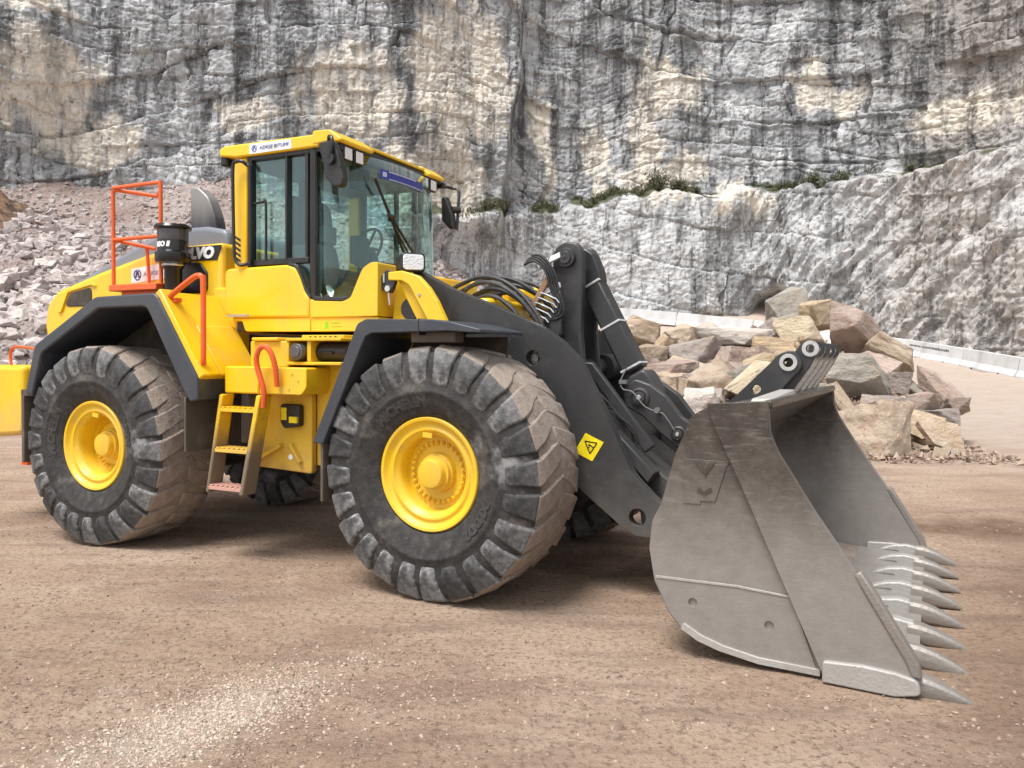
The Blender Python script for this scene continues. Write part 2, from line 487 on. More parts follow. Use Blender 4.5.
# bedding and joints: three sizes of block with offset faces and recessed edges
wx = S + .8 * fbm(S * .35, ZZ * .35, 0 * S, 3, 90); wz = ZZ + .3 * fbm(S * .16, ZZ * .5, 0 * S + 3, 3, 91) + .06 * S
def blocks(w, h, a, crack, seed, cw):
    zz = wz / h + 1.3 * vnoise(wx / (w * 5), wz * 0, wz * 0, seed + 2)
    r = np.floor(zz); fz = zz - r
    xx = wx / w + _hash(r.astype(np.int64), r.astype(np.int64) * 0, r.astype(np.int64) * 0, seed) * 7 + .22 * fbm(wx / w * 1.3, wz / h * 1.3, 0 * wx, 2, seed + 5)
    cc = np.floor(xx); fx = xx - cc
    hh = _hash(cc.astype(np.int64), r.astype(np.int64), cc.astype(np.int64) * 0, seed + 9) - .5
    ez = np.minimum(fz, 1 - fz) * h; ex = np.minimum(fx, 1 - fx) * w
    keep = sstep(-.1, .35, vnoise(wx / (w * 2.2), wz / (h * 2.2), 0 * wx, seed + 30))
    ck = np.maximum(np.exp(-(ez / cw) ** 2), .8 * np.exp(-(ex / cw) ** 2)) * keep
    return a * hh * 2 - crack * ck
lower = sstep(1., -1., ZZ - ledge) * sstep(-9, -5, BX)
bl = blocks(5.2, 3.1, .34, .32, 100, .09) + blocks(1.7, 1.6, .17, .22, 140, .06) + blocks(.8, .55, .07, .1, 180, .05)
off = off + bl * (1 - .55 * lower)
# vertical fluting on the washed faces, diagonal folds low on the right
off = off + .4 * fbm(S * .9, ZZ * .07, 0 * S, 4, 200) * (1 - .3 * lower)
fold = fbm((S * .55 - ZZ * .5), (S + ZZ) * .13, 0 * S, 4, 210)
off = off + (.7 * (.5 - np.abs(fold) * 2.2)) * lower * sstep(14, 24, BX) + .3 * fbm(S * .6, ZZ * .35, 0 * S, 5, 220) * lower
off = off + .08 * fbm(S * 2.2, ZZ * 2.2, 0 * S, 4, 230, .6) + .1 * fbm(S * 6, ZZ * 6, 0 * S, 2, 240)
CX, CY = BX + NX * off, BY + NY * off
CZ = ZZ + .12 * fbm(S * 1.5, ZZ * 1.5, 0 * S, 3, 250)
# fresh cream faces and plant strips (stains of the rock, with shapes of their own)
patches = [(-5.0, 21.6, 2.9, 6.5), (-6.0, 14.4, 4.3, 2.9), (-11.8, 20.4, 3.3, 2.9), (-18.6, 19.3, 2.9, 1.1), (-31.9, 19.9, 2.6, 3.3), (-29.0, 16.4, 2.9, 1.8), (-35.8, 18.5, 1.4, 2.9), (2.2, 18.1, 0.7, 4.3), (10.4, 20.3, 1.4, 5.4), (12.3, 22.3, 2.0, 2.4), (11.2, 15.7, 3.3, 1.8), (24.0, 20.7, 1.5, 1.3), (28.8, 17.5, 1.8, 1.5), (17.2, 13.4, 2.7, 1.5), (6.2, 16.7, 1.0, 2.9), (-2.5, 23.0, 2.2, 4.3), (21.7, 21.7, 1.1, 2.0), (-32.5, 25.6, 2.2, 1.1), (-52, 22, 4, 5), (48, 20, 4, 6)]
wxp = BX + 1.3 * fbm(S * .5, ZZ * .25, 0 * S, 4, 260); wzp = ZZ + 1.6 * fbm(S * .5 + 40, ZZ * .35, 0 * S, 4, 261)
cream = 0 * S
for a_, b_, ra, rb in patches:
    q = ((wxp - a_) / ra) ** 2 + ((wzp - b_) / rb) ** 2
    cream = np.maximum(cream, np.exp(-q ** 1.6 * .7))
cream = np.clip(cream + .55 * fbm(S * 1.3, ZZ * .6, 0 * S, 5, 262) * (cream > .05), 0, 1)
green = np.exp(-((ZZ - ledge - .05) / .65) ** 2) * sstep(-10, -7, BX) * (1 - .75 * sstep(14.6, 16, BX) * sstep(18.6, 17.6, BX))
green = np.clip(green * (.6 + 2.2 * fbm(S * .8, ZZ * .8, 0 * S, 5, 270)), 0, 1)
ochre = np.clip(sstep(24.5, 30, BX) * (1.1 + .9 * fbm(S * .4, ZZ * .3, 0 * S, 4, 280)), 0, 1)
k = N('limestone_cliff')
m1 = k.noise(.45, 14, .72); m2 = k.noise(2.6, 10, .75)
vs_ = k.noise(.75, 9, .68, k.coord((1, 1, .09)), .4)
vs2 = k.noise(2.6, 7, .65, k.coord((1, 1, .06)))
hb = k.noise(1.2, 7, .65, k.coord((.14, .14, 1.5)))
c = k.mix(k.rng(m1, .36, .64), (.27, .277, .288), (.58, .585, .59))
c = k.mix(k.rng(k.noise(.11, 5, .6, k.coord((1, 1, .55))), .46, .6, 0, .6), c, (.19, .195, .2))
c = k.mix(k.rng(hb, .48, .7, 0, .5), c, (.55, .545, .53))
lowr = k.attr('lower'); crm = k.attr('cream'); grn = k.attr('green'); och = k.attr('ochre')
c = k.mix(k.math('MULTIPLY', lowr, k.rng(m2, .35, .6, .1, .7)), c, (.6, .6, .595))
c = k.mix(k.math('MULTIPLY', och, .42), c, (.34, .27, .21))
cc_ = k.mix(k.rng(m2, .35, .65), (.7, .62, .5), (.78, .735, .65))
c = k.mix(k.math('MULTIPLY', k.rng(k.math('ADD', crm, k.math('MULTIPLY', k.math('SUBTRACT', m1, .5), 1.6)), .28, .8), k.rng(vs2, .35, .6, 1., .55)), c, cc_)
st = k.math('MULTIPLY', k.rng(vs_, .49, .59), k.rng(lowr, 0, 1, .85, .65))
st = k.math('MULTIPLY', st, k.rng(crm, .2, .9, .9, .35))
c = k.mix(st, c, (.06, .061, .064))
c = k.mix(k.math('MULTIPLY', k.rng(vs2, .54, .66, 0, .75), k.rng(crm, .2, .9, 1., .6)), c, (.075, .074, .073))
c = k.mix(k.rng(m2, .55, .65, 0, .75), c, (.075, .085, .085))
c = k.mix(k.rng(k.noise(5, 8, .75), .56, .68, 0, .75), c, (.7, .69, .66))
c = k.mix(k.rng(grn, .35, .7, 0, .9), c, k.mix(k.rng(m2, .35, .65), (.035, .042, .018), (.1, .1, .045)))
k.set('Base Color', c); k.set('Roughness', .95); k.set('Specular IOR Level', .2)
wv = k.n('ShaderNodeVectorMath'); wv.operation = 'ADD'
wn = k.n('ShaderNodeTexNoise'); wn.inputs['Scale'].default_value = .9; wn.inputs['Detail'].default_value = 5; k.l(k.tc.outputs['Object'], wn.inputs['Vector'])
k.l(k.coord((1, 1, 1)), wv.inputs[0]); k.l(wn.outputs['Color'], wv.inputs[1])
ve = k.voro(.42, wv.outputs[0], 'DISTANCE_TO_EDGE'); ve2 = k.voro(1.1, wv.outputs[0], 'DISTANCE_TO_EDGE')
crk = k.math('ADD', k.rng(ve, 0, .035), k.math('MULTIPLY', k.rng(ve2, 0, .045), .6))
h = k.math('ADD', k.math('MULTIPLY', m2, 1.), k.math('ADD', k.math('MULTIPLY', k.noise(9, 8, .7), .4), k.math('MULTIPLY', crk, .55)))
k.bump(h, .06)
M_cliff = k.m
tag(grid_object('rock_face', CX, CY, CZ, M_cliff, dict(cream=cream, lower=lower, green=green, ochre=ochre)), kind='structure')
# ---- scree slope
def scree_z(x, y):
    zt = np.interp(x, [-80, -45, -32, -27, -20, -12, -5, -1, 3, 6], [13, 13, 12.7, 13.0, 14.0, 11.6, 8.4, 6.2, 3.6, 2])
    yc = np.interp(x, pp[:, 0], pp[:, 1])
    return zt - (yc - .5 - y) * .47
sx = np.concatenate([np.linspace(-75, -42, 40)[:-1], np.linspace(-42, 6, 330)]); sy = np.linspace(16, 64, 330)
X2, Y2 = np.meshgrid(sx, sy)
SZ = scree_z(X2, Y2)
SZ = SZ + .8 * fbm(X2 * .12, Y2 * .12, 0 * X2, 3, 300) + .3 * fbm(X2 * .7, Y2 * .7, 0 * X2, 4, 301) + .12 * fbm(X2 * 2.6, Y2 * 2.6, 0 * X2, 2, 302)
gz2 = ground_z(X2, Y2)
SZ = np.where(SZ > gz2 - .6, SZ, gz2 - .6)
k = N('scree_rubble')
a = k.noise(.25, 6, .6); b = k.noise(2.2, 10, .75); v = k.voro(3.2, feat='F1', out='Color')
c = k.mix(k.rng(a, .38, .62), (.34, .255, .225), (.44, .37, .34))
c = k.mix(k.rng(b, .5, .68, 0, .8), c, (.16, .11, .09))
c = k.mix(k.rng(k.noise(6, 8, .7), .55, .7, 0, .7), c, (.58, .52, .48))
k.set('Base Color', c); k.set('Roughness', .95); k.set('Specular IOR Level', .2)
k.bump(k.math('ADD', b, k.math('MULTIPLY', k.voro(3.2), .7)), .3)
M_scree = k.m
tag(grid_object('scree_slope', X2, Y2, SZ, M_scree), kind='structure')

def stone_mat(name, a, b, dark=(.16, .125, .1), stain=(.45, .3, .16), st=.45):
    k = N(name)
    oi = k.n('ShaderNodeObjectInfo')
    vec = k.n('ShaderNodeVectorMath'); vec.operation = 'ADD'
    mp = k.n('ShaderNodeMath'); mp.operation = 'MULTIPLY'; mp.inputs[1].default_value = 37.0
    k.l(oi.outputs['Random'], mp.inputs[0]); k.l(k.tc.outputs['Object'], vec.inputs[0]); k.l(mp.outputs[0], vec.inputs[1])
    V = vec.outputs[0]
    n1_, n2_, n3_ = k.noise(1.6, 8, .65, V), k.noise(5, 10, .72, V), k.noise(2.4, 5, .6, V, 1.5)
    c = k.mix(k.rng(n1_, .35, .65), a, b)
    c = k.mix(k.rng(n3_, .5, .66, 0, st), c, stain)
    c = k.mix(k.rng(n2_, .55, .72, 0, .75), c, dark)
    c = k.mix(k.rng(k.noise(9, 6, .7, V), .58, .72, 0, .4), c, (.66, .61, .54))
    hv = k.n('ShaderNodeHueSaturation'); k.l(c, hv.inputs['Color'])
    k.l(k.rng(oi.outputs['Random'], 0, 1, .84, 1.2), hv.inputs['Value'])
    k.set('Base Color', hv.outputs[0]); k.set('Roughness', .92); k.set('Specular IOR Level', .25)
    k.bump(k.math('ADD', n2_, k.math('MULTIPLY', k.noise(16, 6, .7, V), .45)), .1)
    return k.m
STONE = {
    'cream': stone_mat('cream_limestone', (.55, .43, .32), (.66, .55, .43), stain=(.48, .3, .22)),
    'tan': stone_mat('tan_limestone', (.47, .36, .265), (.58, .47, .36)),
    'pink': stone_mat('rosy_limestone', (.44, .335, .275), (.56, .45, .385), stain=(.36, .21, .16)),
    'grey': stone_mat('mauve_grey_limestone', (.39, .325, .29), (.5, .435, .39), st=.3),
    'greygreen': stone_mat('grey_green_limestone', (.39, .36, .31), (.49, .45, .395), st=.25),
    'ochre': stone_mat('ochre_limestone', (.5, .37, .235), (.6, .48, .34)),
    'yellow': stone_mat('yellow_limestone', (.58, .48, .34), (.67, .58, .43)),
    'white': stone_mat('whitish_limestone', (.62, .55, .49), (.72, .66, .6), st=.25),
    'scree': stone_mat('scree_stone', (.47, .4, .38), (.66, .59, .56), dark=(.22, .175, .16), stain=(.42, .33, .3), st=.5),
}
def rock_mesh(seed, rough=.05, sub=2, slab=1.0):
    r = random.Random(seed)
    bm = bmesh.new()
    for sx_ in (-.5, .5):
        for sy_ in (-.5, .5):
            for sz_ in (-.5, .5):
                k_ = r.random()
                for q in range(1 if k_ > .5 else 2):
                    j = .17 if k_ > .5 else .4
                    bm.verts.new((sx_ + (r.random() - .5) * 2 * j * (1 if sx_ < 0 else 1), sy_ + (r.random() - .5) * 2 * j, sz_ + (r.random() - .5) * 1.6 * j * slab))
    g_ = bmesh.ops.convex_hull(bm, input=bm.verts)
    dead = [v for v in bm.verts if not v.link_faces]
    bmesh.ops.delete(bm, geom=dead, context='VERTS')
    if sub:
        bmesh.ops.dissolve_limit(bm, angle_limit=R(14), verts=bm.verts, edges=bm.edges)
        bmesh.ops.bevel(bm, geom=list(bm.edges), offset=.018, segments=1, affect='EDGES', clamp_overlap=True)
        bmesh.ops.triangulate(bm, faces=bm.faces)
        for q in range(sub + 2):
            long_ = [e for e in bm.edges if e.calc_length() > (.42 if q == 0 else .26 if q == 1 else .15 if q == 2 else .095)]
            if long_:
                bmesh.ops.subdivide_edges(bm, edges=long_, cuts=1)
                bmesh.ops.triangulate(bm, faces=[f for f in bm.faces if len(f.verts) > 3])
        bm.normal_update()
        o3 = Vector((seed * 3.1, seed * 1.7, seed * .9))
        mv = []
        for v in bm.verts:
            p = v.co
            d = mnoise.fractal(p * 2.3 + o3, 1.0, 2.0, 4) * rough + mnoise.noise(Vector((p.x * 1.5, p.y * 1.5, p.z * 9)) + o3) * rough * .25
            cell = mnoise.cell(Vector((p.x * 3.2, p.y * 3.2, p.z * 5.5)) + o3)
            mv.append(v.normal * (d + (cell - .5) * rough * .3))
        for v, d in zip(bm.verts, mv): v.co += d
    lo = [min(v.co[a] for v in bm.verts) for a in range(3)]; hi = [max(v.co[a] for v in bm.verts) for a in range(3)]
    for v in bm.verts: v.co = Vector([(v.co[a] - (lo[a] + hi[a]) / 2) / (hi[a] - lo[a]) for a in range(3)])
    bmesh.ops.recalc_face_normals(bm, faces=bm.faces)
    me = bpy.data.meshes.new('rock'); bm.to_mesh(me); bm.free()
    if sub:
        me.polygons.foreach_set('use_smooth', [True] * len(me.polygons)); me.set_sharp_from_angle(angle=R(26))
    me.update()
    return me

# ---- scree rocks: the 300 that show largest as things, the rest as one mass
T_small = [rock_mesh(900 + i, sub=0) for i in range(9)]
T_mid = [rock_mesh(700 + i, rough=.06, sub=1) for i in range(10)]
for m_ in T_small + T_mid: m_.materials.append(STONE['scree'])
g = np.random.default_rng(12)
nr = 26000
rx = -44 + 50 * g.random(nr); ry = 22 + 40 * g.random(nr)
rz0 = np.interp(rx, sx, np.arange(len(sx))); rz1 = np.interp(ry, sy, np.arange(len(sy)))
rz = SZ[np.round(rz1).astype(int), np.round(rz0).astype(int)]
hgt = np.clip(rz / 13, 0, 1)
fine = sstep(-.15, .25, fbm(rx * .1, ry * .1, 0 * rx, 3, 320) + (hgt - .55) * 1.1)       # finer, earthier rubble high up
rs = (.15 + .72 * g.random(nr) ** 3.6) * (1 - .5 * fine) * (1.05 - .25 * hgt)
ok = (rz > ground_z(rx, ry) - .2) & (ry < np.interp(rx, pp[:, 0], pp[:, 1]) + 1) & (g.random(nr) > fine * .35)
rx, ry, rz, rs = rx[ok], ry[ok], rz[ok], rs[ok]
pxs = rx / ry * 800 + 512
vis = (pxs > -12) & (pxs < 236)
score = np.where(vis, rs / ry, 0)
order = np.argsort(-score)
LAB_SCREE = 'pale angular rock lying among many alike on the scree slope behind the loader'
for i in order[:300]:
    o = bpy.data.objects.new('scree_rock', T_mid[int(g.integers(10))]); COL.objects.link(o)
    s_ = rs[i]
    o.location = (rx[i], ry[i], rz[i] + s_ * .12)
    o.scale = (s_ * (1 + .5 * g.random()), s_ * (.8 + .4 * g.random()), s_ * (.5 + .4 * g.random()))
    o.rotation_euler = (g.normal() * .35 - .2, g.normal() * .35, g.random() * 6.28)
    q = pxs[i]; big_ = 'larger' if s_ > .5 else 'small' if s_ < .3 else 'medium sized'
    side_ = ['at the left edge of the scree', 'left of the counterweight handle', 'above the counterweight handle', 'above the rear grille', 'left of the guard rail', 'behind the guard rail post', 'inside the orange guard rail', 'behind the pre-cleaner', 'beside the exhaust stack', 'left of the cab roof'][int(np.searchsorted([12, 28, 46, 66, 92, 112, 136, 162, 190], q))]
    pyy = 359 - (rz[i] - 1.69) / ry[i] * 800
    hi_ = ['just below the cliff', 'in the upper band', 'in the middle band', 'in the lower band', 'in the lowest band', 'by the ground'][int(np.searchsorted([200, 235, 270, 305, 340], pyy))]
    tag(o, '%s pale rock %s, %s' % (big_, side_, hi_), 'rock', 'rocks of the scree slope')
rest = order[300:]
tv = []
for m_ in T_small:
    bm = bmesh.new(); bm.from_mesh(m_); bmesh.ops.triangulate(bm, faces=bm.faces)
    bm.verts.index_update()
    tv.append((np.array([v.co[:] for v in bm.verts]), np.array([[v.index for v in f.verts] for f in bm.faces]))); bm.free()
VV, FF, o_ = [], [], 0
tid = g.integers(0, 9, len(rest))
for t in range(9):
    ids = rest[tid == t]; tvv, tff = tv[t]; n = len(ids)
    sc3 = rs[ids][:, None] * np.stack([1 + .5 * g.random(n), .8 + .4 * g.random(n), .5 + .4 * g.random(n)], -1)
    P = tvv[None] * sc3[:, None, :]
    al = g.random(n) * 6.28; be = g.normal(size=n) * .4
    cb, sb = np.cos(be)[:, None], np.sin(be)[:, None]
    P = np.stack([P[..., 0] * cb + P[..., 2] * sb, P[..., 1], -P[..., 0] * sb + P[..., 2] * cb], -1)
    ca, sa = np.cos(al)[:, None], np.sin(al)[:, None]
    P = np.stack([P[..., 0] * ca - P[..., 1] * sa, P[..., 0] * sa + P[..., 1] * ca, P[..., 2]], -1)
    P += np.stack([rx[ids], ry[ids], rz[ids] + rs[ids] * .1], -1)[:, None]
    VV.append(P.reshape(-1, 3)); FF.append((tff[None] + (np.arange(n) * len(tvv))[:, None, None]).reshape(-1, 3) + o_); o_ += n * len(tvv)
tag(soup_object('scree_rubble', np.concatenate(VV), np.concatenate(FF), STONE['scree']),
    'mass of small pinkish rubble covering the scree slope', 'rubble', kind='stuff')

# brown soil heap high on the left
hx, hy = np.meshgrid(np.linspace(-38, -27.5, 50), np.linspace(42, 53, 50))
hz = scree_z(hx, hy) - .6 + 2.6 * np.exp(-(((hx + 33.2) / 2.1) ** 2 + ((hy - 49) / 2.6) ** 2)) + .5 * fbm(hx * 1.2, hy * 1.2, 0 * hx, 4, 340)
k = N('brown_soil'); q = k.noise(1.5, 8, .7)
k.set('Base Color', k.mix(k.rng(q, .4, .62), (.05, .032, .022), (.26, .16, .1))); k.set('Roughness', .95); k.bump(q, .3)
tag(grid_object('soil_heap', hx, hy, hz, k.m), kind='structure')

# ---- rubble heap right of the loader
def heap_z(x, y):
    f = .38 * (y - 13.3) - .28
    b = .38 * (21.3 - 13.3) - .28 - (y - 21.3) * .55
    r_ = (9.1 + (y - 16.4) * .12 - x) * 1.5 - .75
    l_ = (x + 1.2) * .7
    crest = np.interp(x, [-2, 2.5, 4.5, 6.2, 7.4, 9.5], [1.3, 1.85, 1.85, 2.2, 2.75, 2.3])
    return np.minimum(np.minimum(np.minimum(f, b), np.minimum(r_, l_)), crest)
hx, hy = np.meshgrid(np.linspace(-2.5, 10.8, 150), np.linspace(12.6, 29, 160))
hz = np.where(heap_z(hx, hy) < -.15, -.4, heap_z(hx, hy) + .16 * fbm(hx * 1.1, hy * 1.1, 0 * hx, 4, 350) + .08 * fbm(hx * 4, hy * 4, 0 * hx, 3, 351))
tag(grid_object('heap_core', hx, hy, hz, stone_mat('heap_dirt', (.26, .19, .145), (.4, .31, .25))), kind='structure')
KEY = [
(6.44,13.90,0.42,1.16,0.90,8,'cream','big cream block with rosy veins in front of the heap right of the bucket'),
(7.70,14.30,0.31,0.77,0.52,6,'tan','small tan wedge of rock lying alone in front of the heap'),
(8.86,16.40,0.99,0.90,0.84,35,'pink','reddish brown pointed boulder standing at the right end of the heap'),
(7.15,14.90,0.70,1.01,0.60,10,'grey','flat grey slab leaning behind the big cream block'),
(7.47,14.50,0.53,0.76,0.42,14,'ochre','thin ochre slab between the cream block and the tan wedge'),
(7.06,16.20,1.28,0.95,0.93,30,'greygreen','grey green flat slab leaning right behind the bucket lugs'),
(8.27,19.30,2.41,1.16,1.11,32,'pink','long pinkish block tilted near the top of the heap'),
(8.90,18.60,1.86,0.91,0.74,34,'tan','tan slab below the tilted pinkish block with its end over the barrier'),
(7.74,17.20,1.56,0.84,0.73,26,'pink','rose topped block with a pale upper face in the middle right of the heap'),
(7.88,20.60,2.83,0.85,0.72,6,'ochre','rounded ochre block on top of the heap below the cave'),
(7.25,21.20,3.10,1.01,0.80,-13,'greygreen','pale grey block split by a dark crack on the summit of the heap'),
(6.99,19.40,2.28,1.02,0.58,4,'yellow','yellow slab in the upper middle of the heap'),
(6.05,18.00,1.95,1.10,0.38,4,'ochre','long thin ochre slab just above the bucket lugs'),
(6.16,14.80,0.92,0.43,0.72,60,'tan','upright rust tinted slab against the far bucket side'),
(5.33,19.00,2.15,1.57,0.55,-3,'white','long whitish flat slab with a brown lower face'),
(4.06,18.20,1.77,1.23,0.64,-6,'grey','mauve grey wedge under the long whitish slab'),
(3.45,17.20,1.47,0.84,0.37,3,'pink','flat brown rock right of the bucket link'),
(3.03,19.00,2.25,0.85,0.74,24,'tan','tan angular block at the left end of the heap by the link'),
(3.48,18.40,1.95,0.41,0.46,5,'ochre','small square ochre block between two larger rocks'),
(4.05,19.20,2.19,0.79,0.60,-16,'cream','cream block with a dark underside at the upper left of the heap'),
(4.11,16.40,1.17,0.96,0.70,-6,'cream','big round cream rock in the middle of the heap'),
(3.64,15.20,0.83,0.72,0.61,-12,'white','white rock just left of the bucket top corner'),
(4.81,15.90,1.25,0.83,0.80,-38,'yellow','large yellowish slab standing behind the near bucket lug'),
(4.96,17.90,1.76,0.63,0.43,14,'pink','pink wedge in the centre of the heap'),
(5.37,17.60,1.73,0.51,0.40,8,'pink','rosy rock beside the pink wedge in the centre of the heap'),
(4.83,17.00,1.39,0.49,0.42,-20,'greygreen','small dark grey rock left of the yellowish standing slab'),
(5.34,17.00,1.64,0.57,0.40,-24,'ochre','ochre splinter above the yellowish standing slab'),
(6.60,20.00,2.43,0.65,0.53,-6,'grey','grey rock under the cracked summit block'),
(4.72,19.60,2.29,0.71,0.49,-10,'pink','rosy rock with a knobbly top beside the barrier'),
(3.58,16.60,1.25,0.52,0.27,2,'grey','thin grey stone below the flat brown rock'),
(3.51,16.20,1.07,0.36,0.41,12,'tan','brown stone beside the white rock left of the bucket'),
(8.04,16.80,1.23,0.46,0.46,10,'grey','mauve rock left of the reddish brown pointed boulder'),
(3.14,18.00,1.77,0.54,0.47,10,'tan','shaded brown block under the tan block by the link'),
(8.37,16.60,1.09,0.41,0.41,40,'greygreen','narrow dull green slab leaning on the heap at right'),
(7.51,15.00,0.36,0.69,0.53,4,'grey','low grey block between cream block and tan wedge'),
(8.80,15.80,0.81,0.36,0.24,4,'pink','little brown rock at the foot of the pointed boulder'),
(8.11,15.60,0.85,0.49,0.37,8,'pink','mauve slab in front of the pointed boulder'),
(8.22,15.20,0.63,0.53,0.27,0,'grey','flat brownish stone at the right foot of the heap'),
]
GRP = 'blocks of the rubble heap'
for i, (x, y, z, w, h, tl_, cn, lab) in enumerate(KEY):
    me = rock_mesh(40 + i * 3 + (7 if i == 10 else 0), rough=.04 if cn != 'cream' else .055, sub=2)
    me.materials.append(STONE[cn])
    o = bpy.data.objects.new('rock', me); COL.objects.link(o)
    t = R(tl_)
    a_ = abs(math.cos(t)); b_ = abs(math.sin(t))
    den = max(.2, a_ * a_ - b_ * b_)
    L_ = w * 1.02 if b_ < .3 else math.hypot(w, h) * .92
    H_ = h * 1.05 if b_ < .3 else min(w, h) * .62
    o.scale = (L_ * 1.12, max(L_ * .95, .6), H_ * 1.15)
    o.location = (x, y + .15 * L_, z)
    o.rotation_euler = (R(rnd.uniform(-20, 6)), t + R(rnd.uniform(-7, 7)), R(rnd.uniform(-42, 42)))
    tag(o, lab, 'rock', GRP)
T_fill = []
for i, cn in enumerate(['pink', 'tan', 'grey', 'cream', 'ochre', 'pink', 'greygreen', 'tan', 'grey', 'pink', 'white', 'tan']):
    m_ = rock_mesh(500 + i, rough=.07, sub=1); m_.materials.append(STONE[cn]); T_fill.append(m_)
cnt = 0
while cnt < 298 - len(KEY):
    x, y = rnd.uniform(-.8, 9.0), rnd.uniform(13.2, 22)
    z = float(heap_z(np.array(x), np.array(y)))
    if z < -.35: continue
    s_ = .16 + .55 * rnd.random() ** 2.2
    if z < .05: s_ *= .6
    o = bpy.data.objects.new('rock', rnd.choice(T_fill)); COL.objects.link(o)
    o.scale = (s_ * rnd.uniform(1, 1.7), s_ * rnd.uniform(.8, 1.2), s_ * rnd.uniform(.5, .95))
    o.location = (x, y, max(z, .0) + s_ * .16)
    o.rotation_euler = (rnd.gauss(-.15, .3), rnd.gauss(0, .35), rnd.uniform(0, 6.28))
    tone = ['rosy', 'tan', 'mauve grey', 'cream', 'ochre', 'rosy', 'grey green', 'tan', 'mauve grey', 'rosy', 'whitish', 'tan'][T_fill.index(o.data)]
    q = x / y * 800 + 512
    where = ['left of the tilt link', 'behind the tilt link', 'right of the tilt link', 'above the bucket corner', 'left of the bucket lugs', 'behind the bucket lugs', 'right of the bucket', 'beside the big cream block', 'at the right end'][int(np.searchsorted([610, 660, 710, 760, 800, 850, 890, 930], q))]
    lev__ = 'at the foot' if z < .5 else 'near the top' if z > 1.6 else 'halfway up'
    tag(o, '%s %s block %s of the heap, %s' % ('small' if s_ < .32 else 'medium sized', tone, lev__, where), 'rock', GRP)
    cnt += 1

# fines filling the gaps of the heap
g = np.random.default_rng(77)
n = 18000
fx1, fy1 = -1 + 11 * g.random(n), 13 + 9 * g.random(n)
fz1 = heap_z(fx1, fy1)
ok = fz1 > -.5 + .35 * g.random(n)
fx1, fy1, fz1 = fx1[ok], fy1[ok], np.maximum(fz1[ok], 0); n = len(fx1)
fs1 = .015 + .055 * g.random(n) ** 2.5
Vp = octv[None] * (fs1[:, None, None] * (.6 + .8 * g.random((n, 6, 1)))) + (g.random((n, 6, 3)) - .5) * fs1[:, None, None] * .8
Vp += np.stack([fx1, fy1, fz1 + .02 + .1 * g.random(n)], -1)[:, None, :]
Fp = (octf[None] + (np.arange(n) * 6)[:, None, None]).reshape(-1, 3)
tag(soup_object('heap_fines', Vp.reshape(-1, 3), Fp, M_pebble, attr=np.repeat(g.random(n) * .45, 6)), 'small chips and fines between the blocks of the rubble heap', 'rubble', kind='stuff')

# ---- concrete road barrier on the ramp
k = N('white_concrete'); q = k.noise(2, 8, .7); q2 = k.noise(.9, 6, .6, k.coord((1, 1, .25)))
c = k.mix(k.rng(q, .35, .7), (.6, .605, .61), (.52, .52, .51))
k.set('Base Color', k.mix(k.rng(q2, .52, .75, 0, .5), c, (.33, .31, .285))); k.set('Roughness', .85); k.bump(q, .01)
M_conc = k.m
M_slot = plain('slot_shade', (.02, .02, .02), .9)
M_print = plain('black_print', (.03, .03, .035), .6)
bp = [(26, 22), (24.1, 28), (23.2, 33), (23.05, 36.5), (23.4, 41.5), (22.7, 47.2), (19.6, 51.6), (15.66, 54.2), (11.3, 56), (7.06, 57.1), (2.5, 58.2), (-3, 58.6)]
bs = smoothpath([(x, y, 0) for x, y in bp], 20)
prof = [(-.3, 0), (.3, 0), (.3, .1), (.14, .36), (.085, .95), (-.085, .95), (-.14, .36), (-.3, .1)]
BL = 5.15
bmb = MB(); bmb.prism(prof, 0, BL - .05, axis='x')
bme = mesh_from('barrier_block', bmb, M_conc, 0)
smb = MB()
smb.box(-.08, .08, -.303, -.2, .0, .1); sme = mesh_from('lifting_slot', smb, M_slot, 0)  # proud box, no hollow: its black stands for the shade inside
def along(dist):
    acc = 0
    for a, b in zip(bs, bs[1:]):
        l = (b - a).length
        if acc + l >= dist: return a + (b - a) * ((dist - acc) / l)
        acc += l
    return None
def dist_at(y_):
    acc = 0
    for a, b in zip(bs, bs[1:]):
        if a.y <= y_ <= b.y: return acc + (b - a).length * (y_ - a.y) / (b.y - a.y)
        acc += (b - a).length
d0 = dist_at(41.4) - 2 * BL; nb = 0
ORD = ['at the far right end of the row', 'cut by the right edge of the photo', 'left of the joint, printed with a web address', 'half hidden by the right side of the rubble heap', 'behind the summit of the rubble heap', 'behind the long whitish slab of the heap', 'second to the right of the tilt link, behind the heap', 'just right of the tilt link', 'seen through the linkage left of the tilt link', 'behind the hydraulic hoses', 'at the far left end of the row']
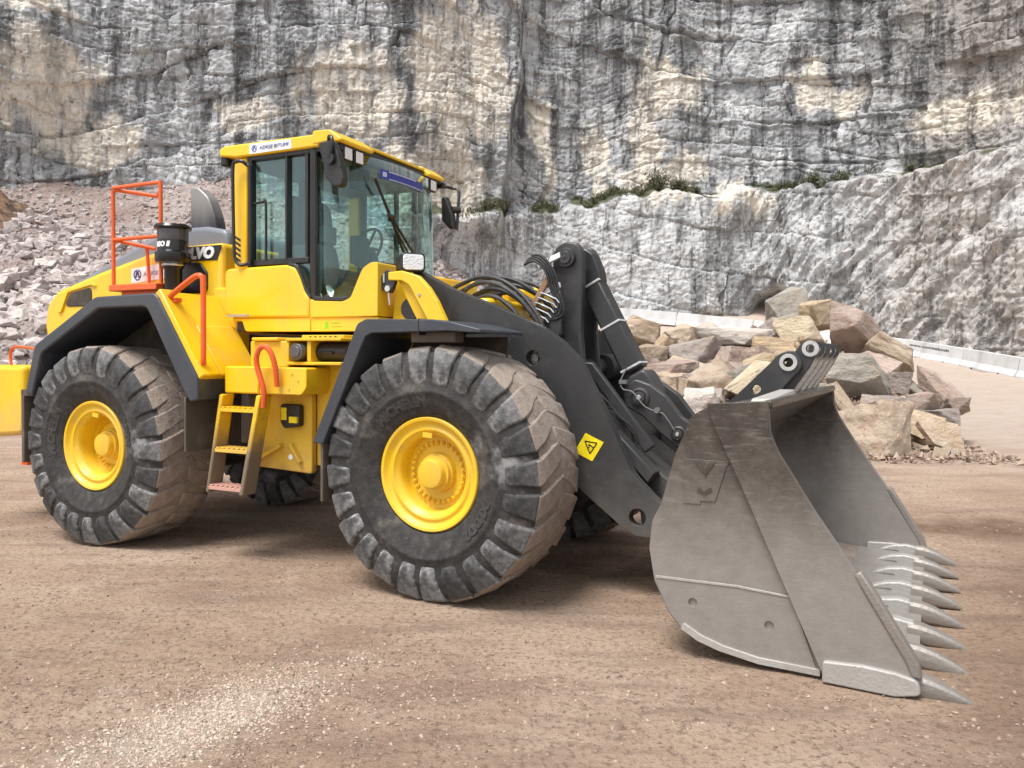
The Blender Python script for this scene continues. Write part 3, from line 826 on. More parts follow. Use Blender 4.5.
while True:
    a, b = along(d0), along(d0 + BL)
    if b is None: break
    o = bpy.data.objects.new('barrier_block', bme); COL.objects.link(o)
    za, zb = float(ground_z(a.x, np.array(a.y))), float(ground_z(b.x, np.array(b.y)))
    # local +x runs along the row, local -y faces the road
    v = (b - a); yaw = math.atan2(v.y, v.x)
    o.location = (b.x, b.y, zb - .02); yaw = math.atan2(-v.y, -v.x)
    o.rotation_euler = (0, math.asin((zb - za) / BL) , yaw)
    o.rotation_mode = 'XYZ'
    bv = o.modifiers.new('bevel', 'BEVEL'); bv.width = .02; bv.segments = 2; bv.limit_method = 'ANGLE'
    nb += 1
    tag(o, 'white concrete barrier block ' + ORD[min(nb - 1, 10)],
        'barrier', 'concrete barrier blocks along the ramp')
    for sxx in (1.3, 3.8):
        q = bpy.data.objects.new('lifting_slot', sme); COL.objects.link(q); q.parent = o; q.location = (sxx, 0, 0)
    if nb == 3:
        vs, fs = text_mesh('www.comitabosb', .42, 0, .006, .004)
        wtx = max(v_[0] for v_ in vs)
        sc_ = 3.6 / wtx
        mt = MB(); mt.add([(.35 + v_[0] * sc_, -.106 + (.55 - .62 - v_[1] * .55) * .0932 - v_[2], .62 + v_[1] * .55) for v_ in vs], fs)
        O('printed_address', mt, M_print, o, smooth=0)
    d0 += BL

# ---- plants on the ledge of the rock face
k = N('shrub_leaf'); oi = k.n('ShaderNodeObjectInfo')
q = k.noise(3, 4, .6)
k.set('Base Color', k.mix(k.rng(q, .35, .65), (.05, .055, .025), (.115, .11, .055))); k.set('Roughness', .8)
M_leaf = k.m
k = N('dry_twig'); q = k.noise(3, 4, .6)
k.set('Base Color', k.mix(k.rng(q, .35, .65), (.06, .045, .035), (.13, .105, .07))); k.set('Roughness', .85)
M_dry = k.m
M_bark = plain('shrub_bark', (.07, .05, .035), .9)
def cliff_point(x):
    s0 = np.interp(x, pp[:, 0], sl)
    j = int(np.argmin(np.abs(cs - s0)))
    zl = ledge[0, j]
    i = int(np.argmin(np.abs(cz - zl)))
    return Vector((CX[i, j], CY[i, j], CZ[i, j])), Vector((NX[0, j], NY[0, j], 0))
SH = [(-.6, 1.7, 1, 'bare brown bush on the ledge left of the loader link'), (-2.6, 1.1, 0, 'low green bush on the ledge just right of the cab mirror'),
      (1.6, .9, 0, 'small ragged bush on the ledge right of the brown bush'), (6.0, 1.2, 1, 'dull bush on the ledge beneath the grey wall left of the big green bush'),
      (10.6, 2.2, 0, 'biggest green bush on the middle of the ledge'), (12.3, 1.5, 0, 'green bush touching the right side of the biggest bush'),
      (13.8, 1.0, 0, 'low spreading green plant right of the two big bushes'), (20.8, 1.3, 1, 'dark bush at the left end of the right ledge'), (22.9, 1.5, 0, 'dark green bush in the middle of the right ledge'),
      (24.6, 1.2, 0, 'dark green bush high on the ledge near the right edge'), (26.0, 1.5, 1, 'brownish bush under the ochre wall at the upper right'), (27.6, 1.2, 0, 'rightmost green bush on the ledge')]
for x, s_, dry, lab in SH:
    p, nrm = cliff_point(x)
    root = bpy.data.objects.new('shrub', None); COL.objects.link(root)
    s_ *= .8; root.location = p + nrm * .1; tag(root, lab, 'shrub', 'bushes on the ledge')
    mb = MB(); lf = MB()
    for q in range(9):
        a = rnd.uniform(0, 6.28); t = Vector((math.cos(a) * rnd.uniform(.2, .8), math.sin(a) * rnd.uniform(.2, .8), rnd.uniform(.5, 1.05))) * s_ * .6
        mb.tube([Vector((0, 0, -.15)), t * .5 + Vector((0, 0, .08)), t], .018, 5)
        for w in range(46 if not dry else 30):
            c_ = t * rnd.uniform(.45, 1.1) + Vector((rnd.gauss(0, .17), rnd.gauss(0, .17), rnd.gauss(0, .14))) * s_
            u_ = Vector((rnd.gauss(0, 1), rnd.gauss(0, 1), rnd.gauss(0, 1))).normalized(); v_ = u_.orthogonal().normalized()
            l = s_ * (.07 if not dry else .075) * rnd.uniform(.7, 1.5); b_ = l * (.5 if not dry else .16)
            lf.add([c_ - u_ * l, c_ + v_ * b_, c_ + u_ * l, c_ - v_ * b_], [(0, 1, 2, 3)])
    O('stem', mb, M_bark, root); O('foliage', lf, M_dry if dry else M_leaf, root, smooth=0)
gv, gf = MB(), 0
for q in range(12000):
    x = rnd.uniform(-9, 29)
    if 14.8 < x < 18.6: continue
    p, nrm = cliff_point(x)
    dens = float(vnoise(np.array(x * .7), np.array(0.), np.array(0.), 5))
    if dens < rnd.uniform(.05, .85): continue
    c_ = p + nrm * rnd.gauss(.15, .35) + Vector((0, 0, rnd.gauss(-.05, .22)))
    a = rnd.uniform(0, 6.28); w_ = Vector((math.cos(a), math.sin(a), 0)) * .05
    t = Vector((rnd.gauss(0, .12), rnd.gauss(0, .12), rnd.uniform(.12, .38)))
    gv.add([c_ - w_, c_ + w_, c_ + t], [(0, 1, 2)])
me = bpy.data.meshes.new('ledge_grass'); me.from_pydata(gv.v, [], gv.f); me.materials.append(M_leaf)
o = bpy.data.objects.new('ledge_grass', me); COL.objects.link(o)
tag(o, 'dark green grass growing along the ledge of the rock face', 'grass', kind='stuff')
# ================================================================== THE WHEEL LOADER
# machine axes: x forward, y to its left, z up; origin on the ground below the articulation joint
FA = R(-1.931)            # the front frame is steered this much to the right
YEL = (.9, .555, .005)
M_yel = painted('loader_yellow', YEL, .3, dirt=(.42, .3, .18), amount=.4, low=(1.45, .8, .6), coat=.25, scale=2.2)
M_yelrim = painted('rim_yellow', (.9, .57, .006), .36, dirt=(.42, .28, .15), amount=.55, coat=.15, scale=5)
M_yeldirty = painted('grimy_yellow', (.84, .52, .008), .45, dirt=(.3, .2, .11), amount=.5, low=(1.35, .9, .7), scale=4)
M_char = painted('charcoal_paint', (.027, .0275, .029), .4, dirt=(.17, .155, .14), amount=.22, low=(1.2, .8, .45), scale=2.5)
M_fend = painted('slate_plastic', (.04, .047, .06), .3, dirt=(.22, .19, .17), amount=.18, scale=3)
M_black = painted('black_plastic', (.014, .014, .015), .38, dirt=(.2, .17, .14), amount=.14, scale=4)
M_gloss = painted('gloss_black', (.008, .008, .009), .16, dirt=(.2, .17, .14), amount=.08, scale=4)
M_under = painted('muddy_underside', (.045, .038, .03), .8, dirt=(.2, .15, .11), amount=.7, scale=3)
M_flap = painted('muddy_rubber', (.09, .075, .06), .75, dirt=(.24, .185, .14), amount=.8, scale=3)
M_orange = painted('safety_orange', (.78, .12, .018), .45, dirt=(.4, .25, .16), amount=.2, scale=6)
M_hood = painted('hood_grey', (.2, .215, .25), .35, dirt=(.35, .31, .27), amount=.25, scale=2)
M_chrome = plain('bright_steel', (.6, .6, .6), .28, .9)
M_white = plain('white_film', (.82, .82, .82), .45)
M_navy = plain('navy_print', (.03, .035, .16), .5)
M_blue = plain('blue_film', (.02, .04, .3), .35)
M_green = plain('green_print', (.2, .55, .02), .5)
M_sign = plain('warning_yellow', (.85, .68, .01), .5)
M_ink = plain('black_ink', (.012, .012, .012), .5)
M_seat = plain('dark_fabric', (.02, .021, .024), .85)
M_cabin = plain('cabin_trim', (.06, .06, .065), .6)

# rubber with dried pale dust on the flanks
k = N('tyre_rubber')
a, b, s_ = k.noise(3.2, 9, .7), k.noise(16, 8, .72), k.noise(2.2, 6, .6)
c = k.mix(k.rng(b, .35, .7), (.016, .015, .015), (.045, .04, .037))
c = k.mix(k.rng(a, .5, .72, 0, .7), c, (.19, .165, .145))
c = k.mix(k.rng(s_, .58, .72, 0, .75), c, (.36, .36, .37))
k.set('Base Color', c); k.set('Roughness', k.rng(a, .3, .7, .6, .85)); k.bump(b, .008)
M_rub = k.m
k = N('lug_flank')
oi = k.n('ShaderNodeObjectInfo')
a, b, s_ = k.noise(5, 9, .72), k.noise(22, 8, .72), k.noise(9, 6, .6, k.coord((1, .25, 1)))
c = k.mix(k.rng(a, .35, .62), (.026, .026, .027), (.17, .168, .166))
c = k.mix(k.rng(s_, .54, .72, 0, .8), c, (.44, .44, .445))
c = k.mix(k.rng(k.noise(3.1, 6, .7), .55, .7, 0, .8), c, (.27, .215, .17))
c = k.mix(k.rng(b, .55, .66, 0, .8), c, (.03, .028, .027))
hv = k.n('ShaderNodeHueSaturation'); k.l(c, hv.inputs['Color']); k.l(k.rng(oi.outputs['Random'], 0, 1, .35, 1.4), hv.inputs['Value'])
k.set('Base Color', hv.outputs[0]); k.set('Roughness', .62); k.bump(k.math('ADD', a, k.math('MULTIPLY', b, .4)), .014)
M_lug = k.m
k = N('tread_mud')
a, b = k.noise(4, 10, .72), k.noise(24, 8, .72)
c = k.mix(k.rng(a, .35, .65), (.21, .165, .135), (.36, .295, .245))
c = k.mix(k.rng(b, .55, .72, 0, .6), c, (.13, .1, .08))
k.set('Base Color', c); k.set('Roughness', .95); k.bump(k.math('ADD', a, k.math('MULTIPLY', b, .5)), .03)
M_mud = k.m
# worn bucket steel
k = N('worn_steel')
a, b = k.noise(1.6, 8, .65), k.noise(9, 8, .7)
sc1 = k.noise(6, 6, .7, k.coord((1, .3, 7), rot=(0, R(18), 0))); sc2 = k.noise(30, 4, .6, k.coord((1, 1, 14), rot=(0, R(-24), 0)))
z = k.sep('Z')
low = k.rng(k.math('ADD', z, k.math('MULTIPLY', k.math('SUBTRACT', a, .5), .4)), 1.3, .45)
c = k.mix(low, k.mix(k.rng(b, .35, .65), (.05, .04, .033), (.09, .073, .06)), k.mix(k.rng(b, .35, .65), (.265, .245, .222), (.3, .277, .253)))
c = k.mix(k.rng(sc1, .52, .7, 0, .32), c, (.3, .275, .25))
c = k.mix(k.rng(sc2, .63, .74, 0, .55), c, (.42, .39, .36))
c = k.mix(k.rng(a, .6, .78, 0, .18), c, (.14, .105, .08))
k.set('Base Color', c); k.set('Metallic', .3); k.set('Roughness', k.rng(sc1, .3, .7, .34, .52)); k.bump(k.math('ADD', b, k.math('MULTIPLY', sc2, .5)), .002)
M_steel = k.m
M_shine = painted('scoured_steel', (.46, .44, .415), .5, dirt=(.3, .25, .2), amount=.7, metal=.35, scale=6, fine=.004)
M_cut = painted('ground_steel', (.3, .275, .25), .45, dirt=(.34, .27, .2), amount=.6, metal=.5, scale=5, fine=.005)
# tinted glass: part see-through, part mirror by angle
k = N('cab_glass')
tr = k.n('ShaderNodeBsdfTransparent'); tr.inputs['Color'].default_value = (.83, .95, .93, 1)
gl = k.n('ShaderNodeBsdfGlossy'); gl.inputs['Roughness'].default_value = .03; gl.inputs['Color'].default_value = (.85, .97, .96, 1)
lw = k.n('ShaderNodeLayerWeight'); lw.inputs['Blend'].default_value = .5
fr_ = k.math('ADD', .055, k.math('MULTIPLY', k.math('POWER', lw.outputs['Facing'], 3.2), .85), True)
mx = k.n('ShaderNodeMixShader'); k.l(fr_, mx.inputs[0]); k.l(tr.outputs[0], mx.inputs[1]); k.l(gl.outputs[0], mx.inputs[2]); k.l(mx.outputs[0], k.out.inputs[0])
M_glass = k.m
k = N('lamp_lens'); k.set('Base Color', (.85, .86, .88)); k.set('Roughness', .15); k.set('Metallic', .25); k.bump(k.voro(60), .004); M_lens = k.m

root = bpy.data.objects.new('wheel_loader', None); COL.objects.link(root)
root.location = (-1.495, 7.535, 0); root.rotation_euler.z = R(-25.856)
tag(root, 'yellow articulated wheel loader with charcoal boom and toothed steel bucket', 'wheel loader')

# ------------------------------------------------------------------ wheels (local: outer side faces -y)
RC = .34                        # half section width
tprof = [(.395, -.25), (.40, -.285), (.43, -.305), (.50, -.335), (.56, -.347), (.568, -.352), (.585, -.352), (.592, -.347), (.66, -.35), (.73, -.347), (.79, -.334), (.832, -.316), (.86, -.28), (.876, -.2), (.882, -.1), (.88, 0)]
tprof = tprof + [(r, -y) for r, y in reversed(tprof[:-1])]
mb = MB(); mb.lathe(tprof, 96)
ME_tyre = mesh_from('tyre', mb, M_rub, 50)
me_mat = ME_tyre
# tread face of the carcass gets mud
ME_tyre.materials.append(M_mud)
for p in ME_tyre.polygons:
    c = p.center
    if abs(c.y) < .27 and math.hypot(c.x, c.z) > .8: p.material_index = 1
NL = 24
def lug_mesh(side, seed=0):
    jr = random.Random(seed * 7 + side)
    st = [(-.015, .892, .80, -1.5, 4.2), (.10, .896, .80, 1.0, 5.0), (.20, .895, .80, 3.6, 5.5), (.285, .888, .78, 5.8, 5.9), (.322, .872, .76, 6.5, 5.9), (.355, .79, .70, 6.8, 5.4), (.366, .70, .64, 7.0, 5.0), (.352, .635, .59, 7.1, 4.7)]
    mb = MB(); pts = []
    for w, ro, ri, th, ha in st:
        if w >= .35: iw = w - .06
        else: iw = w
        row = []
        for (r_, ww, hh) in ((ro, w, ha), (ri, iw, ha + .8)):
            for sg in (-1, 1):
                t = R(th + sg * hh)
                r_j = r_ + (jr.uniform(-.009, .005) if r_ == ro else 0); t += R(jr.uniform(-.35, .35))
                row.append((r_j * math.sin(t), -side * ww, r_j * math.cos(t)))
        pts.append(row)          # outer-, outer+, inner-, inner+
    vs = [p for r_ in pts for p in r_]
    fs, mi = [], []
    for i in range(len(st) - 1):
        a, b = i * 4, (i + 1) * 4
        fs.append((a, a + 1, b + 1, b)); mi.append(0 if i < 4 else 1)
        fs.append((a, b, b + 2, a + 2)); mi.append(0 if i < 3 else 1)
        fs.append((a + 1, a + 3, b + 3, b + 1)); mi.append(0 if i < 3 else 1)
        fs.append((a + 2, b + 2, b + 3, a + 3)); mi.append(0)
    e_ = (len(st) - 1) * 4
    fs += [(0, 2, 3, 1), (e_, e_ + 1, e_ + 3, e_ + 2)]; mi += [0, 1]
    mb.v, mb.f, mb.m = vs, fs, mi
    return mesh_from('tread_lug', mb, [M_mud, M_lug], 30)
ME_lug = {1: [lug_mesh(1, i) for i in range(5)], -1: [lug_mesh(-1, i) for i in range(5)]}
def rim_mesh(depth):
    mb = MB()
    pr = [(.3935, -.298), (.398, -.29), (.398, -.25)]
    pr2 = [(.39, -.30), (.374, -.297), (.362, -.282), (.352, -.268), (.338, -.263), (.325, -.266), (.318, -.272), (.306, -.272), (.296, -.258), (.28, -.246), (.27, -.236), (.262, -.21), (.262, -.30 + depth), (.255, -.30 + depth + .01), (.14, -.30 + depth + .012)]
    mb.lathe(list(reversed(pr)) + pr2, 72)
    mb.lathe([(.14, -.30 + depth + .012), (.135, -.30 + depth - .03), (.12, -.30 + depth - .036), (.118, -.30 + depth - .05), (.0, -.30 + depth - .05)], 48)
    # back barrel closes the rim
    mb.lathe([(.398, -.25), (.38, .0), (.38, .27), (.30, .28), (.0, .28)], 48)
    # valve notch
    mb.box(-.075, .0, -.275, -.25, .25, .285)
    return mesh_from('wheel', mb, M_yelrim, 40)
def hub_mesh(depth):
    mb = MB(); y = -.30 + depth - .05
    mb.lathe([(.1, y), (.1, y - .055), (.094, y - .064), (.085, y - .066), (0, y - .066)], 40)
    mb.lathe([(.125, y + .004), (.122, y - .012), (.1, y - .014)], 40)
    return mesh_from('hub_cap', mb, M_yelrim, 40)
def nuts_mesh(depth):
    mb = MB()
    for i in range(30):
        a = 2 * math.pi * i / 30
        x, z = .208 * math.cos(a), .208 * math.sin(a); y = -.30 + depth + .012
        mb.cyl((x, y, z), (x, y - .022, z), .0165, n=6); mb.cyl((x, y - .022, z), (x, y - .034, z), .011, .008, n=8)
    return mesh_from('wheel_nut_ring', mb, M_yelrim, 30)
def letters_on_arc(mb, text, size, r, a_mid, y, bold=.006):
    vs, fs = text_mesh(text, size, 0, bold, .0035)
    w = max(v[0] for v in vs)
    out = []
    for vx, vy, vz in vs:
        a = a_mid - (vx - w / 2) / r
        rr = r + vy
        out.append((rr * math.cos(a), -float(np.interp(rr, [.43, .50, .56, .60, .66], [.305, .335, .349, .349, .35])) - vz - .001, rr * math.sin(a)))
    mb.add(out, fs)
WH = {}
for nm, fr_, dp in (('front', True, .14), ('rear', False, .20)):
    WH[nm] = (rim_mesh(dp), hub_mesh(dp), nuts_mesh(dp))
mbt = MB()
M_rr = painted('raised_rubber', (.035, .033, .032), .7, dirt=(.16, .145, .13), amount=.5, scale=12)
letters_on_arc(mbt, 'MICHELIN', .095, .475, R(118), 0)
ME_let = mesh_from('tyre_lettering', mbt, M_rr, 0)
mbt = MB(); letters_on_arc(mbt, 'XLDD2', .085, .48, R(-30), 0)
ME_let2 = mesh_from('tyre_lettering', mbt, M_rr, 0)
for nm, xx, fr_ in (('front', 1.775, True), ('rear', -1.775, False)):
    for side in (-1, 1):
        rm, hm, nmh = WH[nm]
        w = bpy.data.objects.new('wheel', rm); COL.objects.link(w); w.parent = root
        p = Vector((xx, side * 1.099, 0))
        if fr_: p = Matrix.Rotation(FA, 3, 'Z') @ p
        w.location = (p.x, p.y, .883)
        w.rotation_euler = (0, R(4 if nm == 'front' else 9), (FA if fr_ else 0) + (math.pi if side > 0 else 0))
        for m_, n_ in ((ME_tyre, 'tyre'), (hm, 'hub_cap'), (nmh, 'wheel_nut_ring'), (ME_let, 'tyre_lettering'), (ME_let2, 'tyre_lettering')):
            q = bpy.data.objects.new(n_, m_); COL.objects.link(q); q.parent = w
            if n_ == 'tyre_lettering': q.rotation_euler.y = R(0 if nm == 'front' else -58)
        for i in range(NL):
            for sd in (1, -1):
                q = bpy.data.objects.new('tread_lug', rnd.choice(ME_lug[sd])); COL.objects.link(q); q.parent = w
                q.rotation_euler.y = 2 * math.pi * (i + (0 if sd > 0 else .5)) / NL + rnd.uniform(-.01, .01); q.scale = (rnd.uniform(.988, 1.004),) * 3
                bv = q.modifiers.new('bevel', 'BEVEL'); bv.width = .014; bv.segments = 2; bv.limit_method = 'ANGLE'; bv.angle_limit = R(40)

# ------------------------------------------------------------------ rear frame, hood, counterweight
mb = MB()
mb.prism(fillet([(-.86, 1.4), (-.86, 2.705), (-1.3, 2.70), (-1.83, 2.645), (-2.5, 2.5), (-3.14, 2.335), (-3.30, 2.2), (-3.34, 1.98), (-3.2, 1.4)], [0, 0, .3, .3, .5, .12, .15, .1, 0]), -.78, .78)
hood = O('engine_hood', mb, M_yel, root, .045, seg=3)
mb = MB()
mb.prism(fillet([(-.90, 2.66), (-.92, 2.84), (-1.2, 2.89), (-1.7, 2.89), (-1.98, 2.80), (-2.5, 2.62), (-3.1, 2.41), (-3.1, 2.3), (-1.8, 2.6)], [0, .1, .2, .2, .3, .5, .05, 0, 0]), -.66, .66)
O('hood_top', mb, M_hood, hood, .06, seg=3)
mb = MB()
mb.prism([(-1.52, 2.553), (-1.50, 2.685), (-.865, 2.683), (-.915, 2.549)], -.786, -.772)
bd = O('name_plate', mb, M_char, hood, .003)
vs, fs = text_mesh('VOLVO', .135, .18, .008, .004)
wt_ = max(v[0] for v in vs)
mb = MB(); mb.add([(-1.475 + v[0] * .53 / wt_, -.789 - v[2], 2.574 + v[1]) for v in vs], fs)
O('maker_lettering', mb, M_white, hood, smooth=0)
# sticker with round emblem
mb = MB(); mb.prism([(-2.03, 2.375), (-2.03, 2.515), (-1.55, 2.555), (-1.55, 2.41)], -.784, -.772)
O('sticker', mb, M_white, hood)
def emblem(mb, cx, cz, r, y):
    n = 28
    for a0, a1 in ((100, 215), (235, 305), (325, 440)):
        o_ = [(cx + r * math.cos(R(a0 + (a1 - a0) * i / 10)), cz + r * math.sin(R(a0 + (a1 - a0) * i / 10))) for i in range(11)]
        i_ = [(cx + .8 * r * math.cos(R(a1 + (a0 - a1) * i / 10)), cz + .8 * r * math.sin(R(a1 + (a0 - a1) * i / 10))) for i in range(11)]
        mb.prism(o_ + i_, y, y + .003)
    for sgn in (-1, 1):
        mb.prism([(cx, cz + .75 * r), (cx + sgn * .2 * r, cz + .75 * r), (cx + sgn * .72 * r, cz - .6 * r), (cx + sgn * .35 * r, cz - .6 * r), (cx + sgn * .06 * r, cz + .1 * r)], y, y + .003)
mb = MB(); emblem(mb, -1.945, 2.452, .052, -.7875); O('emblem', mb, M_navy, hood, smooth=0)
vs, fs = text_mesh('ADIGE', .055, 0, 0, .001)
mb = MB(); mb.add([(-1.86 + v[0] * 1.25, -.787 - v[2], 2.44 + v[1] + v[0] * .05) for v in vs], fs)
O('sticker_lettering', mb, plain('grey_print', (.35, .36, .4), .5), hood, smooth=0)
# intake recess
mb = MB(); mb.prism(fillet([(-1.44, 2.26), (-1.44, 2.5), (-1.36, 2.545), (-1.12, 2.535), (-1.03, 2.44), (-1.03, 2.26)], .06), -.80, -.76)
O('air_intake', mb, M_black, hood, .012)
# rear grille
mb = MB(); mb.prism(fillet([(-3.02, 2.17), (-2.92, 2.31), (-2.6, 2.36), (-2.6, 2.17)], .05), -.79, -.76); O('rear_grille', mb, M_under, hood, .01)
mb = MB(); mb.prism(fillet([(-3.12, 2.1), (-2.96, 2.345), (-2.56, 2.4), (-2.52, 2.36), (-2.6, 2.375), (-2.94, 2.315), (-3.05, 2.12)], .03), -.80, -.77); O('grille_frame', mb, M_yel, hood, .012)
# exhaust stack
mb = MB(); mb.prism(fillet([(-2.03, 2.80), (-2.03, 3.43), (-1.92, 3.42), (-1.78, 3.31), (-1.69, 3.1), (-1.62, 2.80)], [0, .02, .12, .2, .2, 0]), -.07, .07)
k = N('heat_stained_steel'); z = k.sep('Z'); q = k.noise(3, 6, .6, k.coord((1, 1, .2)))
k.set('Base Color', k.mix(k.rng(k.math('ADD', z, k.math('MULTIPLY', q, .25)), 3.08, 3.5), (.045, .045, .05), (.3, .28, .26))); k.set('Metallic', .5); k.set('Roughness', .45)
O('exhaust_stack', mb, k.m, root, .05, seg=3)
# counterweight
mb = MB(); mb.prism(fillet([(-3.02, .9), (-3.02, 1.58), (-3.55, 1.58), (-3.85, 1.5), (-3.95, 1.2), (-3.85, .92), (-3.5, .86)], [.08, .06, .1, .2, .2, .15, .1]), -1.22, 1.22)
O('counterweight', mb, M_yel, root, .05, seg=3)
mb = MB(); mb.prism([(-3.1, .8), (-3.3, 1.9), (-.9, 1.9), (.1, 1.75), (.1, .9), (-.8, .75)], -.55, .55); O('rear_frame', mb, M_under, root, .03)
mb = MB(); mb.cyl((-1.775, -.9, .891), (-1.775, .9, .891), .2); mb.cyl((-1.775, -.28, .891), (-1.775, .28, .891), .36); O('rear_axle', mb, M_under, root)
mb = MB(); mb.tube(smoothpath([(-2.9, -1.16, 1.56), (-2.9, -1.16, 1.7), (-2.93, -1.16, 1.74), (-3.2, -1.16, 1.76), (-3.28, -1.16, 1.73), (-3.3, -1.16, 1.66), (-3.28, -1.16, 1.56)], 4), .014); O('rear_handle', mb, M_orange, root)
# rear fenders
fo = [(-2.63, 1.33), (-2.49, 1.77), (-1.66, 2.19), (-.92, 2.205), (-.45, 1.515), (-.44, 1.33), (-.53, 1.31)]
fi = [(-.60, 1.40), (-1.03, 2.095), (-1.62, 2.09), (-2.39, 1.70), (-2.53, 1.31)]
for sd in (-1, 1):
    y0, y1 = (-1.45, -.76) if sd < 0 else (.76, 1.45)
    mb = MB(); mb.prism(fillet(fo + fi, [.02, .1, .12, .1, .08, .02, .02, .06, .1, .12, .1, .02]), y0, y1)
    f_ = O('rear_fender', mb, M_fend, root, .022, seg=3)
    mb = MB(); mb.box(-2.72, -2.68, y0 + .02, y1, .68, 1.36); mb.box(-2.72, -2.55, y0 + .02, y1, 1.30, 1.36); O('mud_flap', mb, M_flap, f_, .006)
    mb = MB(); mb.box(-.62, -.60, y0 + .02, y1, .90, 1.35); O('mud_flap', mb, M_flap, f_, .006)
    mb = MB(); mb.box(-2.75, -2.66, y0 + .03, y0 + .30, .655, .68); O('flap_edge', mb, M_orange, f_)
    mb = MB(); mb.prism([(-2.5, 1.3), (-2.4, 1.7), (-1.62, 2.08), (-1.03, 2.08), (-.6, 1.38), (-.6, .9), (-2.5, .9)], min(-sd * 0 + sd * .80, sd * .784), max(sd * .80, sd * .784)); O('fender_liner', mb, M_under, f_)
# fender top seam and deck with guard rail
mb = MB(); mb.box(-1.98, -1.36, -1.07, -.80, 2.275, 2.335); mb.box(-1.9, -1.4, -1.0, -.85, 2.2, 2.28); O('deck_plate', mb, M_orange, root, .008)
mb = MB(); r_ = .018
mb.tube([(-2.0, -1.0, 2.28), (-2.0, -1.0, 3.22)], r_)
mb.tube(smoothpath([(-1.375, -1.0, 2.28), (-1.375, -1.0, 3.17), (-1.385, -1.0, 3.225), (-1.43, -1.0, 3.24), (-2.0, -1.0, 3.24)], 3), r_)
mb.tube([(-2.0, -1.0, 3.225), (-1.62, -.83, 3.165), (-1.40, -.98, 3.16)], .018)
mb.tube([(-2.0, -1.0, 2.76), (-1.375, -1.0, 2.76)], .018); mb.tube([(-2.0, -1.0, 2.76), (-1.65, -.83, 2.68)], .018); mb.tube([(-1.735, -.82, 2.3), (-1.735, -.85, 2.70)], .016)
O('guard_rail', mb, M_orange, root)
# pre-cleaner
PX, PY = -1.245, -.98
mb = MB()
def zl(mb, prof, n=40, mi=0):   # profile (r,z) about the vertical
    t = MB(); t.lathe([(r, z) for r, z in prof], n)
    mb.add([(PX + v[0] * .82, PY + v[2] * .82, v[1]) for v in t.v], t.f, mi)
zl(mb, [(0, 2.2), (.092, 2.2), (.092, 2.45), (.115, 2.485), (.115, 2.505), (.18, 2.515), (.186, 2.53), (.186, 2.60), (.158, 2.62), (.158, 2.71)])
zl(mb, [(.158, 2.71), (.16, 2.72), (.16, 2.805)], 40, 1)
zl(mb, [(.16, 2.805), (.19, 2.81), (.195, 2.825), (.18, 2.848), (.10, 2.858), (0, 2.86)])
pc = O('pre_cleaner', mb, [M_gloss, plain('smoked_bowl', (.07, .07, .075), .12)], root, smooth=40)
mb = MB(); zl(mb, [(.116, 2.484), (.119, 2.49), (.119, 2.5), (.116, 2.505)]); O('clamp_band', mb, M_chrome, pc)
vs, fs = text_mesh('TURBO II', .06, .2, .004, .0015)
w = max(v[0] for v in vs); mb = MB()
for_ = []
for vx, vy, vz in vs:
    a = R(-103) + (vx - w * .5) / .13 * .92
    for_.append((PX + (.1585 * .82 + vz) * math.cos(a), PY + (.1585 * .82 + vz) * math.sin(a), 2.65 + vy))
mb.add(for_, fs); O('brand_lettering', mb, M_white, pc, smooth=0)
# yellow access panel on the front slope of the fender, with handrail
def slope(t0, t1, y0, y1, h):
    A_, B_ = Vector((-.915, 2.205)), Vector((-.435, 1.515)); d_ = B_ - A_; n_ = Vector((-d_.y, d_.x)).normalized()
    a_, b_ = A_ + d_ * t0, A_ + d_ * t1
    mb = MB(); mb.prism([tuple(a_ - n_ * .03), tuple(b_ - n_ * .03), tuple(b_ + n_ * h), tuple(a_ + n_ * h)], y0, y1); return mb
tank = O('access_panel', slope(-.01, 1.0, -1.425, -.80, .022), M_yel, root, .01)
mb = slope(-.02, 1.01, -1.43, -1.235, .04); O('panel_edge', mb, M_yel, tank, .012)
mb = slope(.405, 1.01, -1.233, -.79, .04); O('panel_edge', mb, M_yel, tank, .012)
mb = MB(); mb.box(-.95, -.70, -.80, -.6, 1.5, 2.3); O('cowl', mb, M_yel, tank, .02)
mb = MB(); mb.tube(smoothpath([(-.86, -1.36, 2.165), (-.80, -1.37, 2.2), (-.56, -1.39, 2.315), (-.49, -1.39, 2.335), (-.455, -1.39, 2.32), (-.44, -1.39, 2.27), (-.44, -1.39, 1.68), (-.46, -1.375, 1.64), (-.51, -1.33, 1.61)], 5), .023); mb.box(-.9, -.78, -1.36, -1.3, 2.13, 2.165)
O('handrail', mb, M_orange, root)
